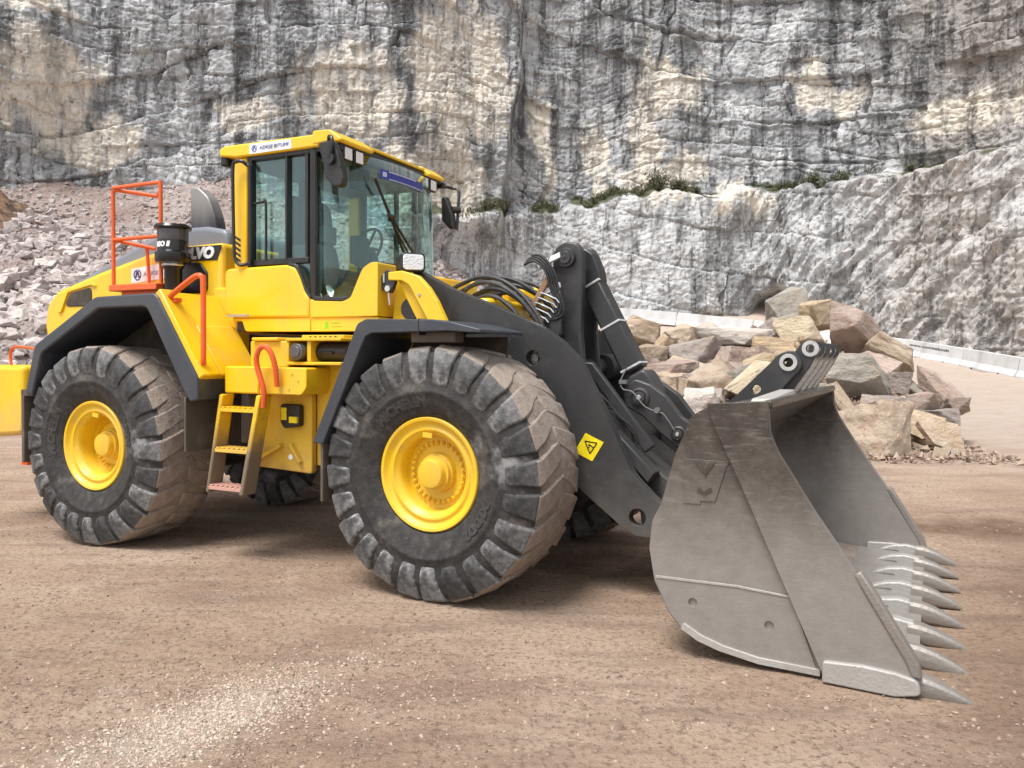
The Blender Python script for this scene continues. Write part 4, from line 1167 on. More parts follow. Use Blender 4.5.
# platform, ladder, brackets under the cab
mb = MB(); mb.box(-.345, .02, -1.26, -.7, 1.385, 1.605); O('step_box', mb, M_yel, root, .012)
mb = MB(); mb.prism(fillet([(.025, 1.385), (.025, 1.6), (.5, 1.6), (.5, 1.44), (.45, 1.385)], [0, .01, .02, .05, .05]), -1.255, -.7); sb = O('step_box', mb, M_yel, root, .008)
mb = MB()
for x, z in ((.36, 1.55), (.33, 1.43), (.42, 1.5)): mb.cyl((x, -1.261, z), (x, -1.25, z), .008, n=8)
O('bolts', mb, M_yeldirty, sb)
mb = MB(); mb.box(-.2, .2, -1.12, -.7, 1.6, 1.81); mb.box(-.16, .12, -1.15, -.7, 1.81, 1.84); O('bracket', mb, M_yeldirty, root, .01)
mb = MB(); mb.box(.2, .75, -1.15, -.75, 1.62, 1.645); mb.box(.2, .75, -1.15, -.75, 1.81, 1.835); mb.box(.2, .225, -1.14, -.75, 1.645, 1.81); mb.box(.40, .44, -1.13, -.75, 1.645, 1.81); mb.box(.28, .70, -1.05, -.75, 1.835, 1.86)
br = O('filter_bracket', mb, M_yeldirty, root, .006)
mb = MB(); mb.cyl((.33, -1.18, 1.725), (.33, -.9, 1.725), .065); mb.cyl((.33, -1.19, 1.725), (.33, -1.18, 1.725), .045); O('filter_cap', mb, plain('grey_filter', (.12, .12, .12), .4, .4), br, .006)
mb = MB(); mb.cyl((.44, -1.0, 1.725), (.74, -1.0, 1.725), .075); mb.cyl((.5, -1.08, 1.72), (.62, -1.08, 1.72), .012, n=8); O('accumulator', mb, M_black, br, .01)
mb = MB()
for i in range(6): mb.box(.36 + i * .05, .38 + i * .05, -1.052, -1.04, 1.842, 1.852)
O('slot', mb, M_under, br)
# side plate with gussets
mb = MB(); mb.prism(fillet([(-.22, .76), (-.22, 1.39), (.36, 1.39), (.36, .735)], .03), -1.02, -.96)
spl = O('side_plate', mb, M_yeldirty, root, .008)
mb = MB(); mb.prism([(.36, 1.7), (.36, .80), (.46, .80), (.62, 1.3), (.78, 1.62), (.78, 1.8), (.36, 1.8)], -.96, -.9); O('side_plate', mb, M_yeldirty, root, .006)
mb = MB(); mb.prism([(-.2, .8), (-.19, .84), (.06, .97), (.07, .94)], -1.075, -1.02); mb.prism([(.15, .96), (.165, .98), (.27, .83), (.25, .82)], -1.06, -1.02); O('gusset', mb, M_yeldirty, spl, .004)
mb = MB(); mb.prism(fillet([(.08, 1.15), (.08, 1.3), (.28, 1.3), (.28, 1.12), (.12, 1.1)], .03), -1.08, -1.02); lk = O('battery_switch', mb, M_black, spl, .01)
mb = MB(); mb.box(.095, .15, -1.085, -1.078, 1.17, 1.27); mb.box(.19, .27, -1.10, -1.078, 1.15, 1.2); O('switch_label', mb, M_sign, lk)
mb = MB(); mb.cyl((.14, -1.024, .86), (.14, -1.018, .86), .022); O('plug', mb, M_white, spl)
mb = MB()
mb.tube(smoothpath([(.11, -1.30, 1.28), (.12, -1.31, 1.42), (.07, -1.33, 1.62), (.09, -1.34, 1.72), (.15, -1.34, 1.765), (.21, -1.33, 1.72), (.24, -1.31, 1.6), (.24, -1.29, 1.45)], 6), .022); O('grab_handle', mb, M_orange, root)
mb = MB()
def ladd(x0, x1, x2, x3, mi=0):
    mb.hexa([(x2, -1.36, .57), (x3, -1.36, .57), (x3, -1.21, .57), (x2, -1.21, .57), (x0, -1.29, 1.375), (x1, -1.29, 1.375), (x1, -1.15, 1.375), (x0, -1.15, 1.375)], mi)
ladd(-.375, -.34, -.46, -.425); ladd(.02, .065, -.10, -.055)
lad = O('ladder', mb, painted('ladder_yellow', YEL, .45, dirt=(.15, .122, .1), amount=.6, low=(1.22, .35, .95), scale=5), root, .012)
for (zc, yc_, xa, xb) in ((1.255, -1.255, -.355, .03), (.925, -1.28, -.39, -.02), (.62, -1.31, -.43, -.06)):
    mb = MB(); mb.box(xa, xb, yc_ - .045, yc_ + .10, zc - .022, zc + .006)
    for i in range(7):
        x = xa + (xb - xa) * (i + .5) / 7
        mb.box(x - .014, x + .014, yc_ - .045, yc_ + .1, zc + .006, zc + .02)
    O('step', mb, M_yel if zc > .7 else painted('scuffed_step', (.55, .3, .24), .6, dirt=(.5, .44, .4), amount=.7, scale=8), lad, .003)
mb = MB(); mb.box(-.42, -.2, -1.0, -.98, .95, 1.38); O('kick_plate', mb, M_flap, root)
mb = MB(); mb.prism([(-.5, .72), (.1, .65), (.5, .72), (.5, 1.5), (-.5, 1.5)], -.5, .5); O('articulation_joint', mb, M_under, root, .03)
# ------------------------------------------------------------------ cab
mb = MB()
for y0, y1 in ((-.845, -.77), (.77, .845)):
    mb.box(-.655, -.505, y0, y1, 2.45, 3.41)
mb.box(-.66, .85, -.86, .86, 1.99, 2.03)
cab = O('cab', mb, M_yel, root, .02)
# black window frames and posts
mb = MB()
for s_ in (-1, 1):
    ya, yb = sorted((s_ * .838, s_ * .775))
    mb.box(-.50, -.455, ya, yb, 2.45, 3.40)          # rear edge
    mb.box(-.505, .5, ya, yb, 3.375, 3.43)            # head rail
    mb.box(-.455, .17, ya, yb, 2.47, 2.52)            # sill of the sliding pane
    mb.box(-.078, -.056, ya - .004, yb + .004, 2.5, 3.38)      # sash between the two panes
    mb.box(.135, .165, ya, yb, 2.52, 3.38)
mb.box(-.66, -.60, -.77, .77, 3.36, 3.43); mb.box(-.66, -.6, -.77, .77, 2.40, 2.47)
O('window_frame', mb, M_black, cab, .006)
mb = MB()
for s_ in (-1, 1):
    mb = MB(); mb.tube([(.215, s_ * .822, 2.14), (.215, s_ * .822, 3.42)], .032, 12); O('cab_post', mb, M_black, cab)
# black seal around the foot window
mb = MB()
mb.tube(smoothpath([(.25, -.852, 3.38), (.25, -.856, 2.3), (.255, -.858, 2.185), (.30, -.858, 2.165), (.5, -.856, 2.155), (.60, -.852, 2.165), (.66, -.842, 2.215), (.705, -.82, 2.33), (.75, -.79, 2.41), (.80, -.74, 2.435), (.84, -.55, 2.44)], 5), .022, 8)
mb.tube(smoothpath([(-.02, -.852, 2.46), (.06, -.855, 2.44), (.115, -.857, 2.36), (.17, -.858, 2.24), (.215, -.858, 2.175)], 5), .018, 8)
O('window_seal', mb, M_black, cab)
# glass
def pane(pts, s_=-1):
    mb = MB(); ya, yb = sorted((s_ * .808, s_ * .800)); mb.prism(pts, ya, yb); return mb
for s_ in (-1, 1):
    O('window', pane([(-.455, 2.52), (-.455, 3.375), (-.085, 3.375), (-.085, 2.52)], s_), M_glass, cab, smooth=0)
    O('window', pane([(-.055, 2.52), (-.055, 3.375), (.135, 3.375), (.135, 2.52)], s_), M_glass, cab, smooth=0)
    O('window', pane([(-.04, 2.14), (-.04, 2.47), (.175, 2.47), (.175, 2.14)], s_), M_glass, cab, smooth=0)
mb = MB(); mb.box(-.635, -.627, -.77, .77, 2.47, 3.36); O('rear_window', mb, M_glass, cab, smooth=0)
# wrap-round windscreen
def wind(n, lo):
    pts = []
    for i in range(n + 1):
        t = -1 + 2 * i / n
        a = t * math.pi / 2
        e_ = .95
        x = abs(math.cos(a)) ** e_; y = math.copysign(abs(math.sin(a)) ** e_, a)
        pts.append((.25 + (.35 + lo) * x, .80 * y))
    return pts
mb = MB(); n = 36; lev = [(2.14, .03), (2.45, .03), (2.8, .015), (3.1, 0), (3.40, -.04)]
vs = []
for z, lo in lev: vs += [(x, y, z) for x, y in wind(n, lo)]
fs = [(j * (n + 1) + i, j * (n + 1) + i + 1, (j + 1) * (n + 1) + i + 1, (j + 1) * (n + 1) + i) for j in range(len(lev) - 1) for i in range(n)]
mb.add(vs, fs)
ws = O('windscreen', mb, M_glass, cab, smooth=60)
sd_ = ws.modifiers.new('thick', 'SOLIDIFY'); sd_.thickness = .007; sd_.offset = -1
# roof
mb = MB(); mb.prism(fillet([(-.80, 3.44), (-.80, 3.50), (-.74, 3.525), (.30, 3.515), (.30, 3.41), (-.60, 3.41)], .02), -.87, .87)
roof = O('roof', mb, M_yel, cab, .028, seg=3)
for s_ in (-1, 1):
    mb = MB(); ya, yb = (-.875, -.42) if s_ < 0 else (.48, .76)
    mb.prism(fillet([(.24, 3.43), (.24, 3.545), (.42, 3.535), (.54, 3.45), (.52, 3.425), (.4, 3.44)], .025), ya, yb); O('roof_cap', mb, M_yel, roof, .03, seg=3)
mb = MB(); mb.box(.28, .475, -.45, .50, 3.475, 3.505); O('visor_strip', mb, M_yel, roof, .01)
mb = MB(); mb.box(.25, .47, -.80, .74, 3.33, 3.47); mb.prism([(.2, 3.40), (.2, 3.43), (.5, 3.44), (.5, 3.40)], -.83, .76); O('lamp_housing', mb, M_black, roof, .015)
for y in (-.735, -.585, .45, .60):
    mb = MB(); mb.box(.46, .50, y - .06, y + .06, 3.30, 3.42); wl = O('work_lamp', mb, M_black, roof, .012)
    mb = MB(); mb.box(.50, .508, y - .048, y + .048, 3.312, 3.408); O('lens', mb, M_lens, wl, .006)
mb = MB(); mb.prism([(-.445, 3.422), (-.445, 3.508), (.02, 3.502), (.02, 3.424)], -.8735, -.866); st = O('roof_sticker', mb, M_white, roof)
mb = MB(); emblem(mb, -.385, 3.465, .03, -.8765)
vs, fs = text_mesh('ADIGE BITUMI', .042, .15, 0, .001); wt_ = max(v[0] for v in vs)
mb.add([(-.33 + v[0] * .32 / wt_, -.8765 - v[2], 3.45 + v[1]) for v in vs], fs); O('sticker_lettering', mb, plain('pale_blue_print', (.12, .16, .4), .5), roof, smooth=0)
mb = MB(); mb.box(-.82, -.74, -.84, -.72, 3.36, 3.45); O('rear_lamp', mb, M_black, roof, .02)
# sun strip film inside the windscreen
def strip(y0, y1, z0, z1, off, n=10):
    mb = MB(); vs = []
    for i in range(n + 1):
        y = y0 + (y1 - y0) * i / n; x = .25 + .325 * math.sqrt(1 - (y / .8) ** 2) + off
        vs += [(x, y, z0), (x, y, z1), (x - .003, y, z1), (x - .003, y, z0)]
    fs = [(i * 4 + a, i * 4 + (a + 1) % 4, i * 4 + 4 + (a + 1) % 4, i * 4 + 4 + a) for i in range(n) for a in range(4)] + [(0, 1, 2, 3), (n * 4 + 3, n * 4 + 2, n * 4 + 1, n * 4)]
    return mb.add(vs, fs)
fm = O('sun_strip', strip(-.36, .30, 3.235, 3.315, .014), M_blue, cab)
mb = strip(-.25, .16, 3.300, 3.312, .017)
for q in (strip(-.25, .30, 3.238, 3.246, .017), strip(-.33, -.285, 3.255, 3.295, .017)): mb.add(q.v, q.f)
O('sun_strip_print', mb, plain('pale_print', (.45, .47, .62), .5), cab)
# louvre slots and grab rail on the rear post
for i in range(5):
    mb = MB(); z = 2.52 + i * .045; mb.prism([(-.65, z + .03), (-.65, z + .05), (-.575, z + .005), (-.575, z - .015)], -.849, -.84); O('louvre', mb, M_ink, cab)
mb = MB()
mb.tube(smoothpath([(-.47, -.87, 3.33), (-.50, -.90, 3.36), (-.56, -.91, 3.36), (-.595, -.91, 3.32), (-.595, -.91, 3.0), (-.585, -.91, 2.62), (-.57, -.91, 2.52), (-.53, -.90, 2.475), (-.47, -.87, 2.49), (-.45, -.86, 2.55), (-.45, -.86, 3.25), (-.47, -.87, 3.33)], 5), .015, 8)
O('grab_rail', mb, M_black, cab)
mb = MB(); mb.tube(smoothpath([(-.45, -.84, 3.0), (-.32, -.84, 3.01), (-.29, -.84, 2.98), (-.29, -.84, 2.52)], 4), .011, 8); O('window_bar', mb, M_black, cab)
# lower panels
mb = MB(); mb.prism(fillet([(-.72, 2.05), (-.735, 2.45), (-.04, 2.458), (.057, 2.43), (.111, 2.351), (.166, 2.225), (.213, 2.172), (.213, 2.012), (-.58, 2.02)], [.05, .07, .06, .06, .05, .05, .02, 0, .05]), -.88, -.80)
sp_ = O('side_panel', mb, M_yel, cab, .02, seg=3)
mb = MB(); mb.prism(fillet([(-.60, 2.014), (-.535, 1.985), (-.50, 1.90), (.213, 1.895), (.213, 2.006)], [.02, .02, .04, 0, 0]), -.866, -.80); O('side_skirt', mb, M_yel, cab, .012)
mb = MB(); mb.prism(fillet([(.221, 2.012), (.221, 2.168), (.262, 2.148), (.55, 2.135), (.635, 2.165), (.70, 2.30), (.75, 2.395), (.83, 2.44), (.90, 2.44), (.90, 2.012)], [0, .02, .04, .1, .08, .2, .1, .1, .02, 0]), -.88, -.62)
O('corner_panel', mb, M_yel, cab, .07, seg=5)
mb = MB(); mb.prism(fillet([(.221, 1.895), (.221, 2.006), (.9, 2.006), (.86, 1.895)], .01), -.866, -.62); O('side_skirt', mb, M_yel, cab, .012)
mb = MB(); mb.box(.80, .86, -.63, .80, 1.9, 2.42); O('front_panel', mb, M_yel, cab, .02)
mb = MB(); mb.prism(fillet([(-.72, 2.05), (-.735, 2.45), (.85, 2.45), (.85, 1.9), (-.5, 1.9)], .05), .80, .88); O('side_panel', mb, M_yel, cab, .02)
mb = MB(); mb.box(-.735, -.66, -.80, .80, 1.9, 2.45); O('back_panel', mb, M_yel, cab, .02)
mb = MB(); mb.box(-.66, .84, -.80, .80, 1.905, 1.985); O('cab_floor', mb, M_cabin, cab)
mb = MB(); mb.box(-.70, -.45, -.883, -.878, 2.03, 2.05); O('model_strip', mb, M_shine, cab)
vs, fs = text_mesh('&', .075, 0, .002, .001); mb = MB(); mb.add([(.36 + v[0], -.8675 - v[2], 1.925 + v[1]) for v in vs], fs)
mb.box(.425, .52, -.869, -.866, 1.962, 1.968); mb.box(.425, .54, -.869, -.866, 1.935, 1.941); O('green_lettering', mb, M_green, cab, smooth=0)
# interior
mb = MB(); mb.prism(fillet([(-.5, 2.35), (-.56, 2.45), (-.62, 3.1), (-.52, 3.22), (-.45, 3.12), (-.40, 2.55), (-.05, 2.50), (-.02, 2.40), (-.1, 2.35)], .05), -.25, .25); seat = O('seat', mb, M_seat, cab, .04)
mb = MB(); mb.prism(fillet([(-.56, 3.16), (-.56, 3.36), (-.48, 3.36), (-.46, 3.16)], .04), -.13, .13); O('headrest', mb, M_seat, cab, .03)
mb = MB(); mb.box(-.45, -.05, -.2, .2, 1.98, 2.36); O('seat_base', mb, M_cabin, cab, .03)
mb = MB(); mb.prism(fillet([(-.45, 2.1), (-.45, 2.68), (.05, 2.68), (.1, 2.5), (.0, 2.1)], .05), -.52, -.32); mb.cyl((0, -.42, 2.66), (.02, -.42, 2.8), .018); mb.box(.0, .08, -.5, -.34, 2.68, 2.84); O('armrest_console', mb, M_cabin, cab, .02)
mb = MB(); mb.tube([(.3, .0, 2.0), (.22, 0, 2.6), (.18, 0, 2.68)], .05, 10)
mb.tube([Vector((.16, 0, 2.7)) + Vector((.09 * math.cos(a) , .19 * math.sin(a), .165 * math.cos(a))) for a in [2 * math.pi * i / 28 for i in range(29)]], .014, 8)
mb.tube([(.25, 0, 2.86), (.16, 0, 2.7), (.08, 0, 2.54)], .012); mb.tube([(.16, .18, 2.7), (.16, -.18, 2.7)], .012); O('steering_wheel', mb, M_black, cab)
mb = MB(); mb.box(.3, .36, -.45, -.25, 2.5, 2.74); mb.tube([(.33, -.35, 2.0), (.33, -.35, 2.5)], .02); O('monitor', mb, M_black, cab, .015)
# inner mirror, blind
mb = MB(); mb.box(-.62, .40, -.76, .76, 3.36, 3.405); O('headliner', mb, M_cabin, cab)
mb = MB(); mb.prism(fillet([(.42, 3.10), (.42, 3.30), (.46, 3.30), (.46, 3.10)], .01), -.62, -.38); O('inner_mirror', mb, M_black, cab, .015)
# wing mirrors
mb = MB()
mp_ = fillet([(.395, 3.40), (.545, 3.405), (.60, 3.30), (.655, 3.10), (.64, 3.035), (.56, 3.035), (.475, 3.12), (.44, 3.27)], .03)
mb.prism(mp_, -1.0, -.93)
mir = O('wing_mirror', mb, M_black, cab, .022, seg=3)
mb = MB(); mb.cyl((.535, -1.03, 3.255), (.535, -.98, 3.255), .045); mb.tube(smoothpath([(.535, -1.02, 3.26), (.56, -1.02, 3.40), (.50, -.98, 3.44), (.42, -.88, 3.43)], 4), .016, 8)
mb.prism([(.44, 3.245), (.443, 3.255), (.63, 3.19), (.63, 3.18)], -1.004, -.99); O('mirror_arm', mb, M_black, mir, 0)
mb = MB(); mb.prism(fillet([(.37, 3.09), (.365, 3.33), (.42, 3.34), (.50, 3.14), (.51, 3.0), (.46, 3.0)], .03), .97, 1.05)
mir = O('wing_mirror', mb, M_black, cab, .02)
mb = MB(); mb.tube(smoothpath([(.33, .8, 3.42), (.35, .95, 3.44), (.42, 1.1, 3.44), (.5, 1.1, 3.40), (.51, 1.07, 3.2), (.51, 1.05, 3.0)], 5), .016, 8); mb.cyl((.47, 1.02, 3.2), (.53, 1.08, 3.2), .035); O('mirror_arm', mb, M_black, mir)
# wiper
mb = MB()
mb.tube([(.60, -.50, 3.2), (.625, -.27, 2.86), (.645, -.07, 2.54)], .013, 6); mb.box(.60, .612, -.31, -.25, 2.87, 2.93)
mb.tube([(.64, -.30, 2.89), (.67, .02, 2.60), (.68, .12, 2.50)], .012, 6); mb.tube([(.64, -.36, 2.91), (.67, -.08, 2.60), (.68, .04, 2.46)], .009, 6); mb.tube([(.64, -.36, 2.91), (.64, -.28, 2.90)], .018, 6)
O('wiper', mb, M_black, cab)

# ------------------------------------------------------------------ front frame (built straight, then steered by FA)
def OF(name, mb, mats, bevel=0, label=None, parent=None, **kw):
    if parent is not None: return O(name, mb, mats, parent, bevel, label=label, **kw)
    return O(name, mb, mats, root, bevel, label=label, front=True, **kw)
mb = MB(); mb.prism([(.4, .8), (.4, 1.6), (1.0, 2.1), (1.5, 2.0), (1.9, 1.6), (2.3, 1.1), (2.2, .75), (.8, .65)], -.5, .5); OF('front_frame', mb, M_under, .03)
mb = MB(); mb.cyl((1.775, -.9, .891), (1.775, .9, .891), .2); mb.cyl((1.775, -.28, .891), (1.775, .28, .891), .36); OF('front_axle', mb, M_under)
for s_ in (-1, 1):
    mb = MB(); ya, yb = (-.81, -.755) if s_ < 0 else (.755, .81)
    mb.prism(fillet([(1.0, 2.36), (1.13, 2.366), (1.285, 2.32), (1.385, 2.224), (1.46, 2.118), (1.56, 1.93), (1.42, 1.90), (1.20, 2.25), (1.13, 2.288), (1.0, 2.295)], [.01, .02, .06, .05, .05, 0, 0, .05, .04, .01]), ya, yb)
    tw = OF('boom_tower', mb, M_yel, .008)
    mb = MB(); ya, yb = (-.755, -.69) if s_ < 0 else (.69, .755)
    mb.prism([(1.06, 2.30), (1.13, 2.285), (1.19, 2.245), (1.43, 1.88), (1.30, 1.88), (1.11, 2.2)], ya, yb); OF('tower_flange', mb, M_yeldirty, .006, parent=tw)
    mb = MB(); ya, yb = (-.69, -.60) if s_ < 0 else (.60, .69)
    mb.prism([(1.0, 2.33), (1.2, 2.33), (1.45, 2.0), (1.5, 1.6), (.9, 1.5)], ya, yb); OF('tower_flange', mb, M_yeldirty, .006, parent=tw)
mb = MB()
for x, z in ((1.27, 2.17), (1.31, 2.09), (1.36, 2.0)): mb.cyl((x, -.775, z), (x, -.75, z), .02, n=10)
mb.cyl((1.30, -.815, 2.17), (1.30, -.80, 2.17), .014, n=8); OF('tower_bolts', mb, M_shine)
mb = MB(); mb.prism(fillet([(.93, 2.22), (.92, 2.32), (.97, 2.38), (1.03, 2.37), (1.06, 2.28), (1.02, 2.19)], .03), -.80, -.76); pl = OF('hinge_plate', mb, M_char, .006)
mb = MB(); mb.cyl((1.0, -.82, 2.23), (1.0, -.795, 2.23), .025, n=12); mb.box(.95, .965, -.81, -.79, 2.28, 2.35); mb.tube([(.99, -.79, 2.2), (1.0, -.79, 2.1)], .008, 6); OF('hinge_pin', mb, M_chrome, parent=pl)
mb = MB(); mb.cyl((1.16, -.74, 2.07), (1.16, -.66, 2.07), .085); OF('hydraulic_port', mb, M_black)
def turn(mb, c=(1.12, -.68), a=-38):
    m_ = Matrix.Rotation(R(a), 3, 'Z')
    mb.v = [tuple(m_ @ Vector(v) + Vector((c[0], c[1], 0))) for v in mb.v]; return mb
mb = MB(); mb.prism(fillet([(-.09, 2.37), (-.10, 2.45), (-.04, 2.50), (.07, 2.51), (.07, 2.365)], .03), -.095, .095); lm = OF('headlamp', turn(mb), M_black, .03, seg=3)
mb = MB(); mb.prism(fillet([(-.10, 2.362), (-.10, 2.512), (.10, 2.512), (.10, 2.362)], .035), .066, .092, axis='x'); OF('lamp_rim', turn(mb), M_black, .01, parent=lm)
mb = MB(); mb.prism(fillet([(-.085, 2.376), (-.085, 2.498), (.085, 2.498), (.085, 2.376)], .03), .088, .099, axis='x'); OF('lens', turn(mb), M_lens, .006, parent=lm)
# front fenders
ffo = [(.80, 1.05), (1.215, 1.925), (1.29, 1.955), (1.84, 1.945), (2.0, 1.925), (2.22, 1.875)]
ffi = [(2.22, 1.85), (1.96, 1.865), (1.34, 1.855), (1.285, 1.83), (.90, 1.05)]
for s_ in (-1, 1):
    y0, y1 = (-1.46, -.84) if s_ < 0 else (.84, 1.46)
    mb = MB(); mb.prism(fillet(ffo + ffi, [.02, .06, .06, .1, .2, .01, .01, .2, .05, .05, .02]), y0, y1)
    f_ = OF('front_fender', mb, M_fend, .02, seg=3)
    mb = MB(); mb.box(.86, .885, y0 + .02, y1, .62, 1.07); OF('mud_flap', mb, M_flap, .006, parent=f_)
    mb = MB(); mb.prism([(.92, 1.06), (1.3, 1.84), (2.1, 1.84), (2.1, 1.5), (1.2, 1.3), (1.0, 1.0)], *sorted((s_ * .86, s_ * .84))); OF('fender_liner', mb, M_under, parent=f_)
    mb = MB(); mb.box(1.62, 1.98, y0 + .08, y0 + .2, 1.79, 1.865); OF('fender_bracket', mb, M_flap, .01, parent=f_)
    mb = MB(); mb.prism([(1.735, 1.951), (1.742, 1.951), (1.742, 1.84), (1.735, 1.84)], y0 - .002, y1); OF('seam', mb, M_ink, parent=f_)
# boom
bo = [(1.02, 2.30), (1.17, 2.385), (1.497, 2.225), (1.794, 2.117), (2.075, 2.003), (2.292, 1.914), (2.448, 1.808), (2.58, 1.678), (2.655, 1.538), (2.756, 1.355), (2.88, 1.104), (2.993, .879), (3.133, .744), (3.245, .655), (3.225, .55), (3.13, .455), (3.02, .455), (2.902, .518), (2.618, .73), (2.35, 1.0), (2.0, 1.45), (1.5, 1.8), (1.1, 2.1)]
rr = [.08, .05, .3, .4, .4, .3, .3, .3, .5, .5, .5, .3, .3, .06, .06, .06, .08, .2, .3, .4, .4, .3, .1]
h1, h2 = circle(2.207, 1.69, .058), circle(3.03, .585, .062)
for s_ in (-1, 1):
    ya, yb = sorted((s_ * .655, s_ * .565))
    mb = MB(); mb.prism(fillet(bo, rr, 3), ya, yb, holes=[h1, h2]); bm_ = OF('boom_arm', mb, M_char, .007)
    if s_ < 0:
        boom = bm_
        mb = MB(); mb.cyl((2.207, -.62, 1.69), (2.207, -.57, 1.69), .028, n=10); mb.tube([(2.19, -.6, 1.72), (2.2, -.6, 1.76)], .012, 6); OF('grease_fitting', mb, M_chrome, parent=boom)
        mb = MB(); mb.prism([(2.55, 1.015), (2.635, 1.155), (2.775, 1.095), (2.69, .955)], -.6585, -.65); OF('warning_sticker', mb, M_sign, parent=boom)
        mb = MB()
        c_ = Vector((2.675, 1.055)); ang = R(-27)
        def rp(u, v): return (c_.x + u * math.cos(ang) - v * math.sin(ang) , c_.y + (-u * math.sin(ang) - v * math.cos(ang)) * -1)
        tri = [(-.045, .035), (.055, -.002), (-.028, -.045)]
        tri = [(2.632, 1.098), (2.725, 1.088), (2.672, 1.01)]
        for a, b in zip(tri, tri[1:] + tri[:1]):
            A, B = Vector(a), Vector(b); nn = (B - A).normalized(); nn = Vector((-nn.y, nn.x)) * .004
            mb.prism([tuple(A + nn), tuple(B + nn), tuple(B - nn), tuple(A - nn)], -.6605, -.658)
        mb.prism([(2.665, 1.07), (2.672, 1.075), (2.70, 1.058), (2.694, 1.052)], -.6605, -.658); mb.prism([(2.66, 1.05), (2.668, 1.052), (2.668, 1.08), (2.66, 1.08)], -.6605, -.658)
        OF('warning_print', mb, M_ink, parent=boom, smooth=0)
mb = MB(); mb.cyl((2.60, -.566, 1.08), (2.60, .566, 1.08), .215, n=40); OF('cross_tube', mb, M_char, .01)
mb = MB(); mb.cyl((2.38, -.566, 1.62), (2.38, -.30, 1.62), .11, n=24); OF('pivot_boss', mb, M_char, .008)
mb = MB(); mb.cyl((2.38, .30, 1.62), (2.38, .566, 1.62), .11, n=24); OF('pivot_boss', mb, M_char, .008)
# tilt lever: two plates on the centre line
lev_ = [(2.165, 2.50), (2.20, 2.565), (2.28, 2.60), (2.37, 2.585), (2.415, 2.52), (2.425, 2.40), (2.41, 1.9), (2.43, 1.70), (2.46, 1.5), (2.42, 1.36), (2.28, 1.34), (2.19, 1.6), (2.2, 2.0), (2.17, 2.30)]
for ya, yb in ((-.24, -.16), (.08, .14)):
    mb = MB(); mb.prism(fillet(lev_, .08), ya, yb, holes=[])
    lv = OF('tilt_lever', mb, M_char, .014)
    if ya < 0:
        mb = MB(); mb.cyl((2.29, -.275, 2.47), (2.29, -.24, 2.47), .075, n=28); mb.cyl((2.29, -.29, 2.47), (2.29, -.275, 2.47), .05, n=24); mb.cyl((2.29, -.296, 2.47), (2.29, -.29, 2.47), .012, n=12)
        OF('lever_pin', mb, M_char, .006, parent=lv)
mb = MB(); mb.cyl((2.29, -.2, 2.47), (2.29, .2, 2.47), .05); mb.cyl((2.36, -.5, 1.62), (2.36, .5, 1.62), .07); OF('pivot_pin', mb, M_char)
# long tilt link with cable clamps
A, B = Vector((2.31, 0, 2.48)), Vector((2.875, 0, 1.42))
d_ = (B - A).normalized(); n_ = Vector((d_.z, 0, -d_.x))
if n_.x < 0: n_ = -n_
def beam(mb, t0, t1, w0, w1, hy):
    p = []
    for t, w in ((t0, w0), (t1, w1)):
        c_ = A + d_ * t
        p += [c_ - n_ * w + Vector((0, -hy, 0)), c_ + n_ * w + Vector((0, -hy, 0)), c_ + n_ * w + Vector((0, hy, 0)), c_ - n_ * w + Vector((0, hy, 0))]
    mb.hexa(p)
Lk = (B - A).length
mb = MB(); beam(mb, .22, Lk - .2, .085, .088, .085)
lk = OF('tilt_link', mb, M_char, .02)
mb = MB(); mb.prism(fillet([(2.27, 2.38), (2.27, 2.53), (2.36, 2.58), (2.44, 2.52), (2.50, 2.38), (2.52, 2.26), (2.40, 2.22), (2.33, 2.30)], .07), -.07, .07); OF('link_eye', mb, M_char, .02, parent=lk)
mb = MB(); mb.prism(fillet([(2.76, 1.55), (2.72, 1.42), (2.76, 1.31), (2.86, 1.27), (2.97, 1.31), (3.01, 1.42), (2.93, 1.56), (2.88, 1.62)], .06), -.12, .12); OF('link_eye', mb, M_char, .02, parent=lk)
for t in (.235, .60, .97):
    mb = MB(); beam(mb, t - .009, t + .009, .0905, .0915, .0905); OF('cable_clamp', mb, plain('grey_band', (.5, .5, .5), .5), .004, parent=lk)
lp = fillet([(2.74, 1.46), (2.84, 1.54), (2.96, 1.50), (3.08, 1.42), (3.2, 1.27), (3.36, 1.17), (3.42, 1.05), (3.34, .99), (3.2, 1.02), (3.04, 1.14), (2.90, 1.26), (2.77, 1.33)], .06)
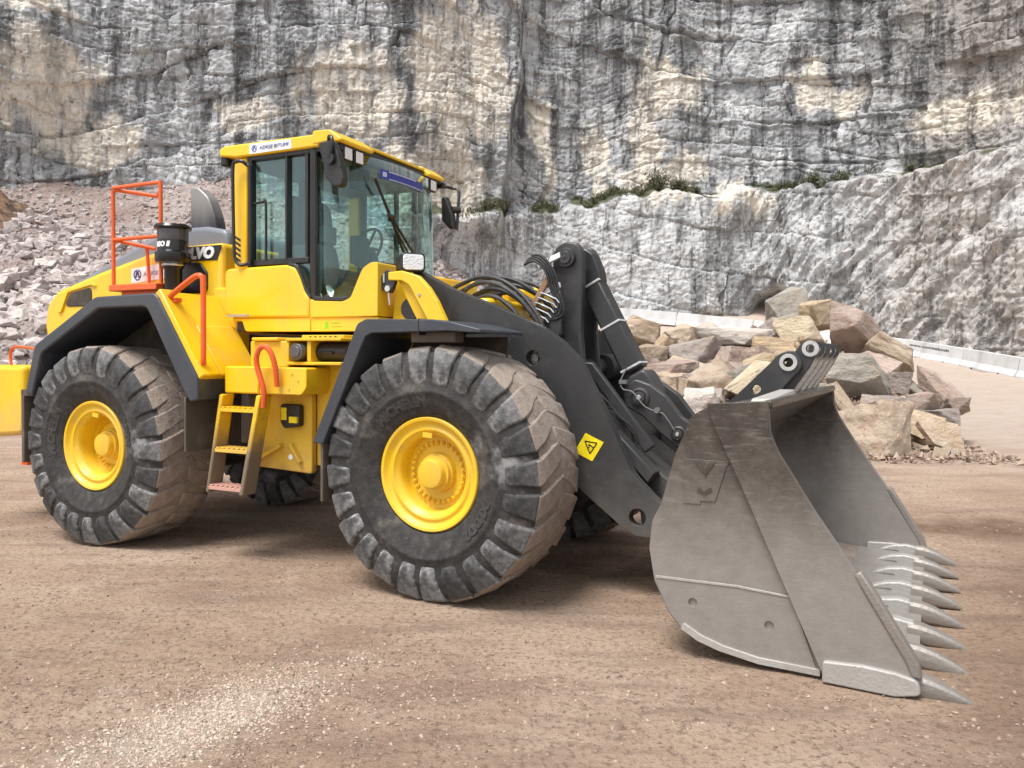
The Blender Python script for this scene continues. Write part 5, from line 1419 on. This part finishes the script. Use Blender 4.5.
for ya, yb in ((-.2, -.13), (.13, .2)):
    mb = MB(); mb.prism(lp, ya, yb); bl_ = OF('bucket_link', mb, M_char, .012)
    if ya < 0:
        for (x, z, r_) in ((2.885, 1.40, .075), (3.185, 1.14, .06)):
            mb = MB(); mb.lathe([(r_, -.20), (r_, -.215), (r_ * .78, -.222), (r_ * .76, -.215), (r_ * .6, -.215), (r_ * .58, -.235), (r_ * .3, -.238), (0, -.238)], 28, c=(x, 0, z)); OF('link_pin', mb, M_char, parent=bl_)
            mb = MB(); mb.lathe([(r_ * .28, -.239), (r_ * .22, -.246), (0, -.246)], 14, c=(x, 0, z)); mb.cyl((x, -.225, z - r_ * .5), (x, -.235, z - r_ * .5), .008, n=6); OF('pin_cap', mb, M_chrome, parent=bl_)
        mb = MB(); mb.tube(smoothpath([(2.78, -.21, 1.62), (2.74, -.23, 1.52), (2.76, -.23, 1.46), (2.84, -.24, 1.44), (2.93, -.24, 1.34), (3.02, -.23, 1.30), (3.08, -.23, 1.28), (3.16, -.23, 1.17)], 5), .0055, 8)
        mb.cyl((3.03, -.25, 1.31), (3.03, -.21, 1.31), .022, n=8); mb.box(2.73, 2.79, -.24, -.2, 1.5, 1.53); OF('grease_line', mb, plain('dull_steel', (.16, .155, .15), .5), parent=bl_)
mb = MB(); mb.cyl((2.885, -.2, 1.4), (2.885, .2, 1.4), .05); mb.cyl((3.185, -.2, 1.14), (3.185, .2, 1.14), .045); OF('link_shaft', mb, M_char)
# tilt cylinder bars between the arms
mb = MB(); mb.prism([(2.47, 1.66), (2.56, 1.66), (3.05, 1.06), (2.98, 1.0)], -.36, -.30); mb.prism([(2.74, 1.12), (2.80, 1.17), (3.1, .88), (3.05, .80)], -.50, -.36); OF('brace_bar', mb, M_char, .01)
mb = MB(); mb.prism([(2.72, .82), (2.78, 1.1), (3.2, .80), (3.22, .62), (3.0, .5)], -.36, .36); OF('boom_web', mb, M_char, .02)
mb = MB(); mb.tube(smoothpath([(2.55, -.4, 1.5), (2.7, -.42, 1.38), (2.8, -.42, 1.27), (2.9, -.40, 1.18), (2.94, -.38, 1.0)], 5), .01, 8); OF('cable', mb, M_black)
mb = MB(); mb.tube(smoothpath([(2.64, -.3, 1.33), (2.78, -.32, 1.28), (2.88, -.33, 1.12), (2.87, -.33, .98)], 5), .011, 8); OF('hose', mb, M_black)
# hoses over the front frame
HM = painted('hose_rubber', (.025, .025, .027), .5, dirt=(.3, .27, .24), amount=.3, scale=8)
for q, (s_, y, dx) in enumerate(((1.0, -.34, 0), (.88, -.38, .02), (.76, -.30, .03), (1.0, -.22, .08), (.86, -.18, .12), (.7, -.26, .12), (.95, -.08, .16), (.62, -.40, .0))):
    pth = [(1.15, 2.08), (1.28, 2.24), (1.42, 2.31), (1.58, 2.345), (1.76, 2.31), (1.93, 2.21), (2.06, 2.08), (2.14, 1.95), (2.16, 1.8)]
    mb = MB(); mb.tube(smoothpath([(1.8 + (x - 1.8) * s_ + dx, y + .03 * math.sin(i * .7 + q), 1.92 + (z - 1.92) * s_) for i, (x, z) in enumerate(pth)], 5), .018, 10); OF('hydraulic_hose', mb, HM)
mb = MB(); mb.box(1.0, 1.75, -.5, .5, 1.95, 2.16); mb.box(1.55, 1.9, .05, .45, 2.1, 2.28); OF('valve_cover', mb, M_yel, .03)
mb = MB(); mb.box(1.62, 1.70, -.06, .04, 2.26, 2.36); OF('valve', mb, M_black, .01)
# hose manifold at the tilt lever
mb = MB(); mb.hexa([(1.98, -.34, 2.03), (2.02, -.34, 2.01), (2.02, -.28, 2.01), (1.98, -.28, 2.03), (2.15, -.34, 2.32), (2.19, -.34, 2.30), (2.19, -.28, 2.30), (2.15, -.28, 2.32)]); mf = OF('hose_manifold', mb, plain('brown_rust', (.28, .17, .09), .7), .004)
for i in range(5):
    t = i / 4
    p = Vector((2.01 + .09 * t, -.33, 2.05 + .15 * t))
    mb = MB(); mb.tube([p, p + Vector((.05, -.01, -.012)), p + Vector((.15, -.015, -.055)), p + Vector((.175, -.01, -.085))], .009, 8); OF('steel_pipe', mb, M_chrome, parent=mf)
for z in (2.22, 2.45):
    mb = MB(); q = (2.12, z); mb.hexa([(2.08, -.32, z - .06), (2.26, -.30, z + .02), (2.26, -.27, z + .02), (2.08, -.27, z - .06), (2.07, -.32, z - .02), (2.25, -.30, z + .06), (2.25, -.27, z + .06), (2.07, -.27, z - .02)]); OF('hose_clamp', mb, M_white, .004, parent=mf)
for i in range(4):
    mb = MB(); o_ = i * .022
    mb.tube(smoothpath([(1.98 + o_, -.36, 2.42 + o_), (2.08 + o_, -.38, 2.44 + o_ * .5), (2.17 + o_, -.37, 2.36), (2.20 + o_, -.35, 2.24), (2.24 + o_, -.33, 2.10 - o_), (2.16, -.32, 1.98)], 5), .011, 8); OF('hydraulic_hose', mb, HM)
mb = MB(); mb.tube([(2.1, -.3, 2.30), (2.18, -.3, 2.50)], .012, 8); mb.tube(smoothpath([(2.02, -.3, 2.02), (2.08, -.32, 1.98), (2.1, -.32, 1.9), (2.16, -.33, 1.86), (2.17, -.33, 1.72)], 4), .016, 8); OF('steel_pipe', mb, M_chrome)
mb = MB(); mb.box(2.17, 2.28, -.32, -.245, 1.86, 2.0); OF('junction_box', mb, M_char, .015)
# ------------------------------------------------------------------ bucket
W = 1.54
sect = [(4.055, 1.462), (3.90, 1.45), (3.76, 1.43), (3.645, 1.375), (3.55, 1.15), (3.47, .86), (3.425, .76), (3.41, .60), (3.44, .42), (3.52, .25), (3.62, .15), (3.80, .085), (4.03, .05), (4.36, .045), (4.80, .045)]
inn = [(4.80, .075), (4.36, .085), (4.05, .095), (3.84, .13), (3.68, .20), (3.56, .34), (3.50, .55), (3.52, .74), (3.60, 1.02), (3.74, 1.22), (4.055, 1.435)]
mb = MB(); mb.prism(fillet(sect + inn, [.0, .02, .05, .08, .3, .1, .1, .1, .1, .1, .1, .1, .1, .1, 0, 0, .1, .1, .1, .1, .1, .1, .1, .1, .1, 0], 3), -W + .03, W - .03)
bucket = OF('bucket', mb, M_steel, .004)
side = fillet([(4.055, 1.465), (3.759, 1.442), (3.64, 1.375), (3.55, 1.15), (3.47, .86), (3.42, .76), (3.405, .60), (3.437, .42), (3.52, .25), (3.613, .148), (3.80, .082), (4.03, .048), (4.36, .042), (4.80, .045), (4.772, .18), (4.555, .535), (4.30, .90), (4.11, 1.20), (4.068, 1.30)], [.01, .02, .05, .3, .06, .12, .1, .1, .1, .1, .1, .1, .1, 0, .1, .5, .5, .1, .08], 3)
for s_ in (-1, 1):
    mb = MB(); ya, yb = sorted((s_ * W, s_ * (W - .03))); mb.prism(side, ya, yb); OF('bucket_side', mb, M_steel, .004, parent=bucket)
    # outer band along the mouth
    band = fillet([(4.06, 1.47), (3.74, 1.446), (3.737, 1.41), (3.95, .96), (4.15, .52), (4.352, .075), (4.80, .07), (4.775, .18), (4.557, .54), (4.302, .905), (4.115, 1.2), (4.072, 1.3)], [.01, .01, .02, .5, .5, .01, 0, .1, .5, .5, .1, .08], 3)
    mb = MB(); ya, yb = sorted((s_ * (W + .045), s_ * (W - .002))); mb.prism(band, ya, yb); OF('mouth_band', mb, M_steel, .006, parent=bucket)
    # wear plate low on the side
    wp = fillet([(3.45, .445), (3.48, .36), (3.53, .255), (3.62, .16), (3.80, .098), (4.03, .064), (4.33, .058), (4.19, .435), (3.9, .452)], [.01, .1, .1, .1, .1, .1, 0, 0, .4], 3)
    mb = MB(); ya, yb = sorted((s_ * (W + .014), s_ * (W - .002))); mb.prism(wp, ya, yb, holes=[circle(3.667, .325, .026, 14), circle(4.083, .262, .026, 14)]); OF('wear_plate', mb, M_steel, .003, parent=bucket)
    mb = MB(); ya, yb = sorted((s_ * (W + .019), s_ * (W + .0135))); mb.prism([(3.45, .452), (3.452, .436), (3.9, .444), (4.187, .428), (4.182, .44), (3.9, .458)], ya, yb); OF('weld_bead', mb, M_shine, .002, parent=bucket)
    # scoured heel strip
    hs = fillet([(3.60, .17), (3.70, .115), (3.82, .08), (4.03, .046), (4.345, .04), (4.345, .075), (4.03, .083), (3.84, .115), (3.72, .152), (3.62, .205)], [.01, .05, .1, .1, 0, 0, .1, .1, .05, .01], 3)
    mb = MB(); ya, yb = sorted((s_ * (W + .028), s_ * (W - .05))); mb.prism(hs, ya, yb); OF('heel_strip', mb, M_shine, .008, parent=bucket)
    mb = MB(); ya, yb = sorted((s_ * (W + .075), s_ * (W - .06)))
    mb.prism(fillet([(4.36, .03), (4.36, .14), (4.55, .15), (4.70, .14), (4.80, .12), (4.82, .05), (4.70, .022)], [.01, .02, .04, .05, .04, .03, .03]), ya, yb); OF('corner_shoe', mb, M_shine, .016, parent=bucket, seg=3)
    # side cutter
    mb = MB(); ya, yb = sorted((s_ * (W + .055), s_ * (W - .035)))
    mb.prism([(4.50, .60), (4.53, .625), (4.60, .52), (4.80, .20), (4.82, .12), (4.77, .13), (4.74, .20), (4.55, .51)], ya, yb); OF('side_cutter', mb, M_cut, .01, parent=bucket)
# polished inside of the lip and cutting edge
mb = MB(); mb.prism([(4.28, .0865), (4.30, .094), (4.70, .088), (4.78, .055), (4.78, .035), (4.3, .04)], -W + .04, W - .04); OF('cutting_edge', mb, M_steel, .005, parent=bucket)
mb = MB(); mb.box(4.03, 4.075, -W + .0, W - .0, 1.425, 1.472); OF('top_lip', mb, M_shine if False else M_steel, .01, parent=bucket)
# stains of the inside: plain ribs
mb = MB(); mb.prism([(3.745, 1.225), (3.72, 1.18), (4.05, 1.42), (4.05, 1.437)], -W + .03, W - .03); OF('spill_plate', mb, M_steel, .003, parent=bucket)
mb = MB(); mb.prism([(3.70, .19), (3.9, .125), (4.34, .0875), (4.2, .105), (3.95, .15), (3.78, .215)], -1.46, 1.46); OF('caked_mud', mb, M_mud, parent=bucket)
def tooth():
    mb = MB()
    st = [(4.73, .076, .07, .058), (4.80, .074, .068, .062), (4.88, .06, .056, .053), (4.96, .04, .037, .038), (5.02, .022, .019, .023), (5.042, .012, .009, .012)]
    vs = []
    for x, zc, hz_, hy in st:
        for q in range(12):
            a = 2 * math.pi * q / 12
            ce, se = math.cos(a), math.sin(a)
            vs.append((x, math.copysign(abs(ce) ** .7, ce) * hy, zc + math.copysign(abs(se) ** .7, se) * hz_))
    fs = [(i * 12 + q, i * 12 + (q + 1) % 12, (i + 1) * 12 + (q + 1) % 12, (i + 1) * 12 + q) for i in range(len(st) - 1) for q in range(12)]
    fs += [tuple(range(11, -1, -1)), tuple(range((len(st) - 1) * 12, len(st) * 12))]
    mb.add(vs, fs)
    return mesh_from('tooth', mb, M_cut, 40)
def adapter():
    mb = MB()
    mb.prism(fillet([(4.45, .085), (4.49, .112), (4.56, .138), (4.66, .152), (4.77, .135), (4.78, .01), (4.70, .012), (4.66, .035), (4.6, .09)], [0, .05, .1, .05, .02, .02, .02, .02, .02]), -.043, .043)
    return mesh_from('tooth_adapter', mb, M_shine, 35)
TM, AM = tooth(), adapter()
for i in range(8):
    y = -W + 2 * W * i / 7
    y = max(-W + .035, min(W - .035, y)) if i in (0, 7) else y
    a_ = O('tooth_adapter', AM, None, bucket, .018, seg=3); a_.location.y = y
    t_o = O('tooth', TM, None, bucket, .006); t_o.location.y = y
    t_o.rotation_euler.x = R(rnd.uniform(-6, 6)); t_o.scale = (1, rnd.uniform(.9, 1.1), rnd.uniform(.93, 1.06))
# lugs on the back of the bucket
def lug(name, y, pts, hole, mat_, slot=None):
    mb = MB(); mb.prism(fillet(pts, [0, .08, .08, .08, 0, 0][:len(pts)] if len(pts) == 6 else .05), y - .022, y + .022, holes=[circle(*hole, 14)] + ([circle(*slot, 12)] if slot else []))
    o = OF(name, mb, mat_, .006, parent=bucket)
    mb = MB(); mb.lathe([(hole[2] + .002, y - .022), (hole[2] + .002, y - .034), (hole[2] + .026, y - .034), (hole[2] + .028, y - .022)], 20, c=(hole[0], 0, hole[1])); OF('lug_ring', mb, M_chrome if name == 'hook_lug' else M_char, parent=bucket)
lug('hook_lug', -.52, [(3.52, 1.30), (3.95, 1.735), (4.03, 1.76), (4.10, 1.66), (3.93, 1.46), (3.7, 1.40)], (4.0, 1.675, .03), M_char, slot=(3.80, 1.495, .03))
for i in range(5):
    y = -.46 + i * .32
    lug('hook_lug' if i == 0 else 'rear_lug', y, [(3.80, 1.42), (4.06, 1.79), (4.13, 1.83), (4.185, 1.77), (4.12, 1.64), (4.0, 1.46)], (4.125, 1.765, .026), M_char if i == 0 else M_cut)
mb = MB(); mb.prism([(3.7, 1.38), (3.86, 1.52), (3.9, 1.52), (4.04, 1.455)], -.5, .8); OF('lug_base', mb, M_char, .01, parent=bucket)
mb = MB(); mb.hexa([(3.93, -1.4, 1.455), (4.05, -1.4, 1.455), (4.05, -.52, 1.46), (3.93, -.52, 1.46), (3.94, -1.38, 1.475), (4.045, -1.38, 1.475), (4.04, -.54, 1.5), (3.95, -.54, 1.5)]); OF('spill_guard', mb, M_shine, .006, parent=bucket)
# link lugs behind, towards the boom
for y in (-.50, .50, -.12, .12):
    mb = MB(); zt_ = (.62, 1.16)[abs(y) < .3]
    mb.prism(fillet([(3.5, zt_ - .2), (3.5, zt_ + .2), (3.3, zt_ + .12), (3.0 if abs(y) > .3 else 3.12, zt_ + .02), (3.02 if abs(y) > .3 else 3.14, zt_ - .12), (3.3, zt_ - .2)], .05), y - .03, y + .03); OF('pin_bracket', mb, M_char, .01, parent=bucket)
# embossed maker's emblem on the side
mb = MB(); y = -W - .006
mb.prism([(3.60, .88), (3.60, 1.12), (3.605, 1.13), (3.86, 1.13), (3.84, 1.10), (3.78, .90), (3.70, .90), (3.70, .88)], y, -W + .002); 
em = OF('cast_plate', mb, M_steel, .002, parent=bucket)
mb = MB()
mb.prism([(3.665, 1.12), (3.69, 1.12), (3.72, 1.075), (3.75, 1.12), (3.775, 1.12), (3.725, 1.04)], y - .006, y); mb.prism([(3.68, .955), (3.69, .975), (3.72, .955), (3.755, .98), (3.765, .96), (3.72, .935)], y - .006, y)
OF('cast_mark', mb, M_under, parent=bucket)
# nothing deeper than thing > part > sub-part
for o in list(root.children_recursive):
    if o.parent.parent and o.parent.parent.parent: o.parent = o.parent.parent
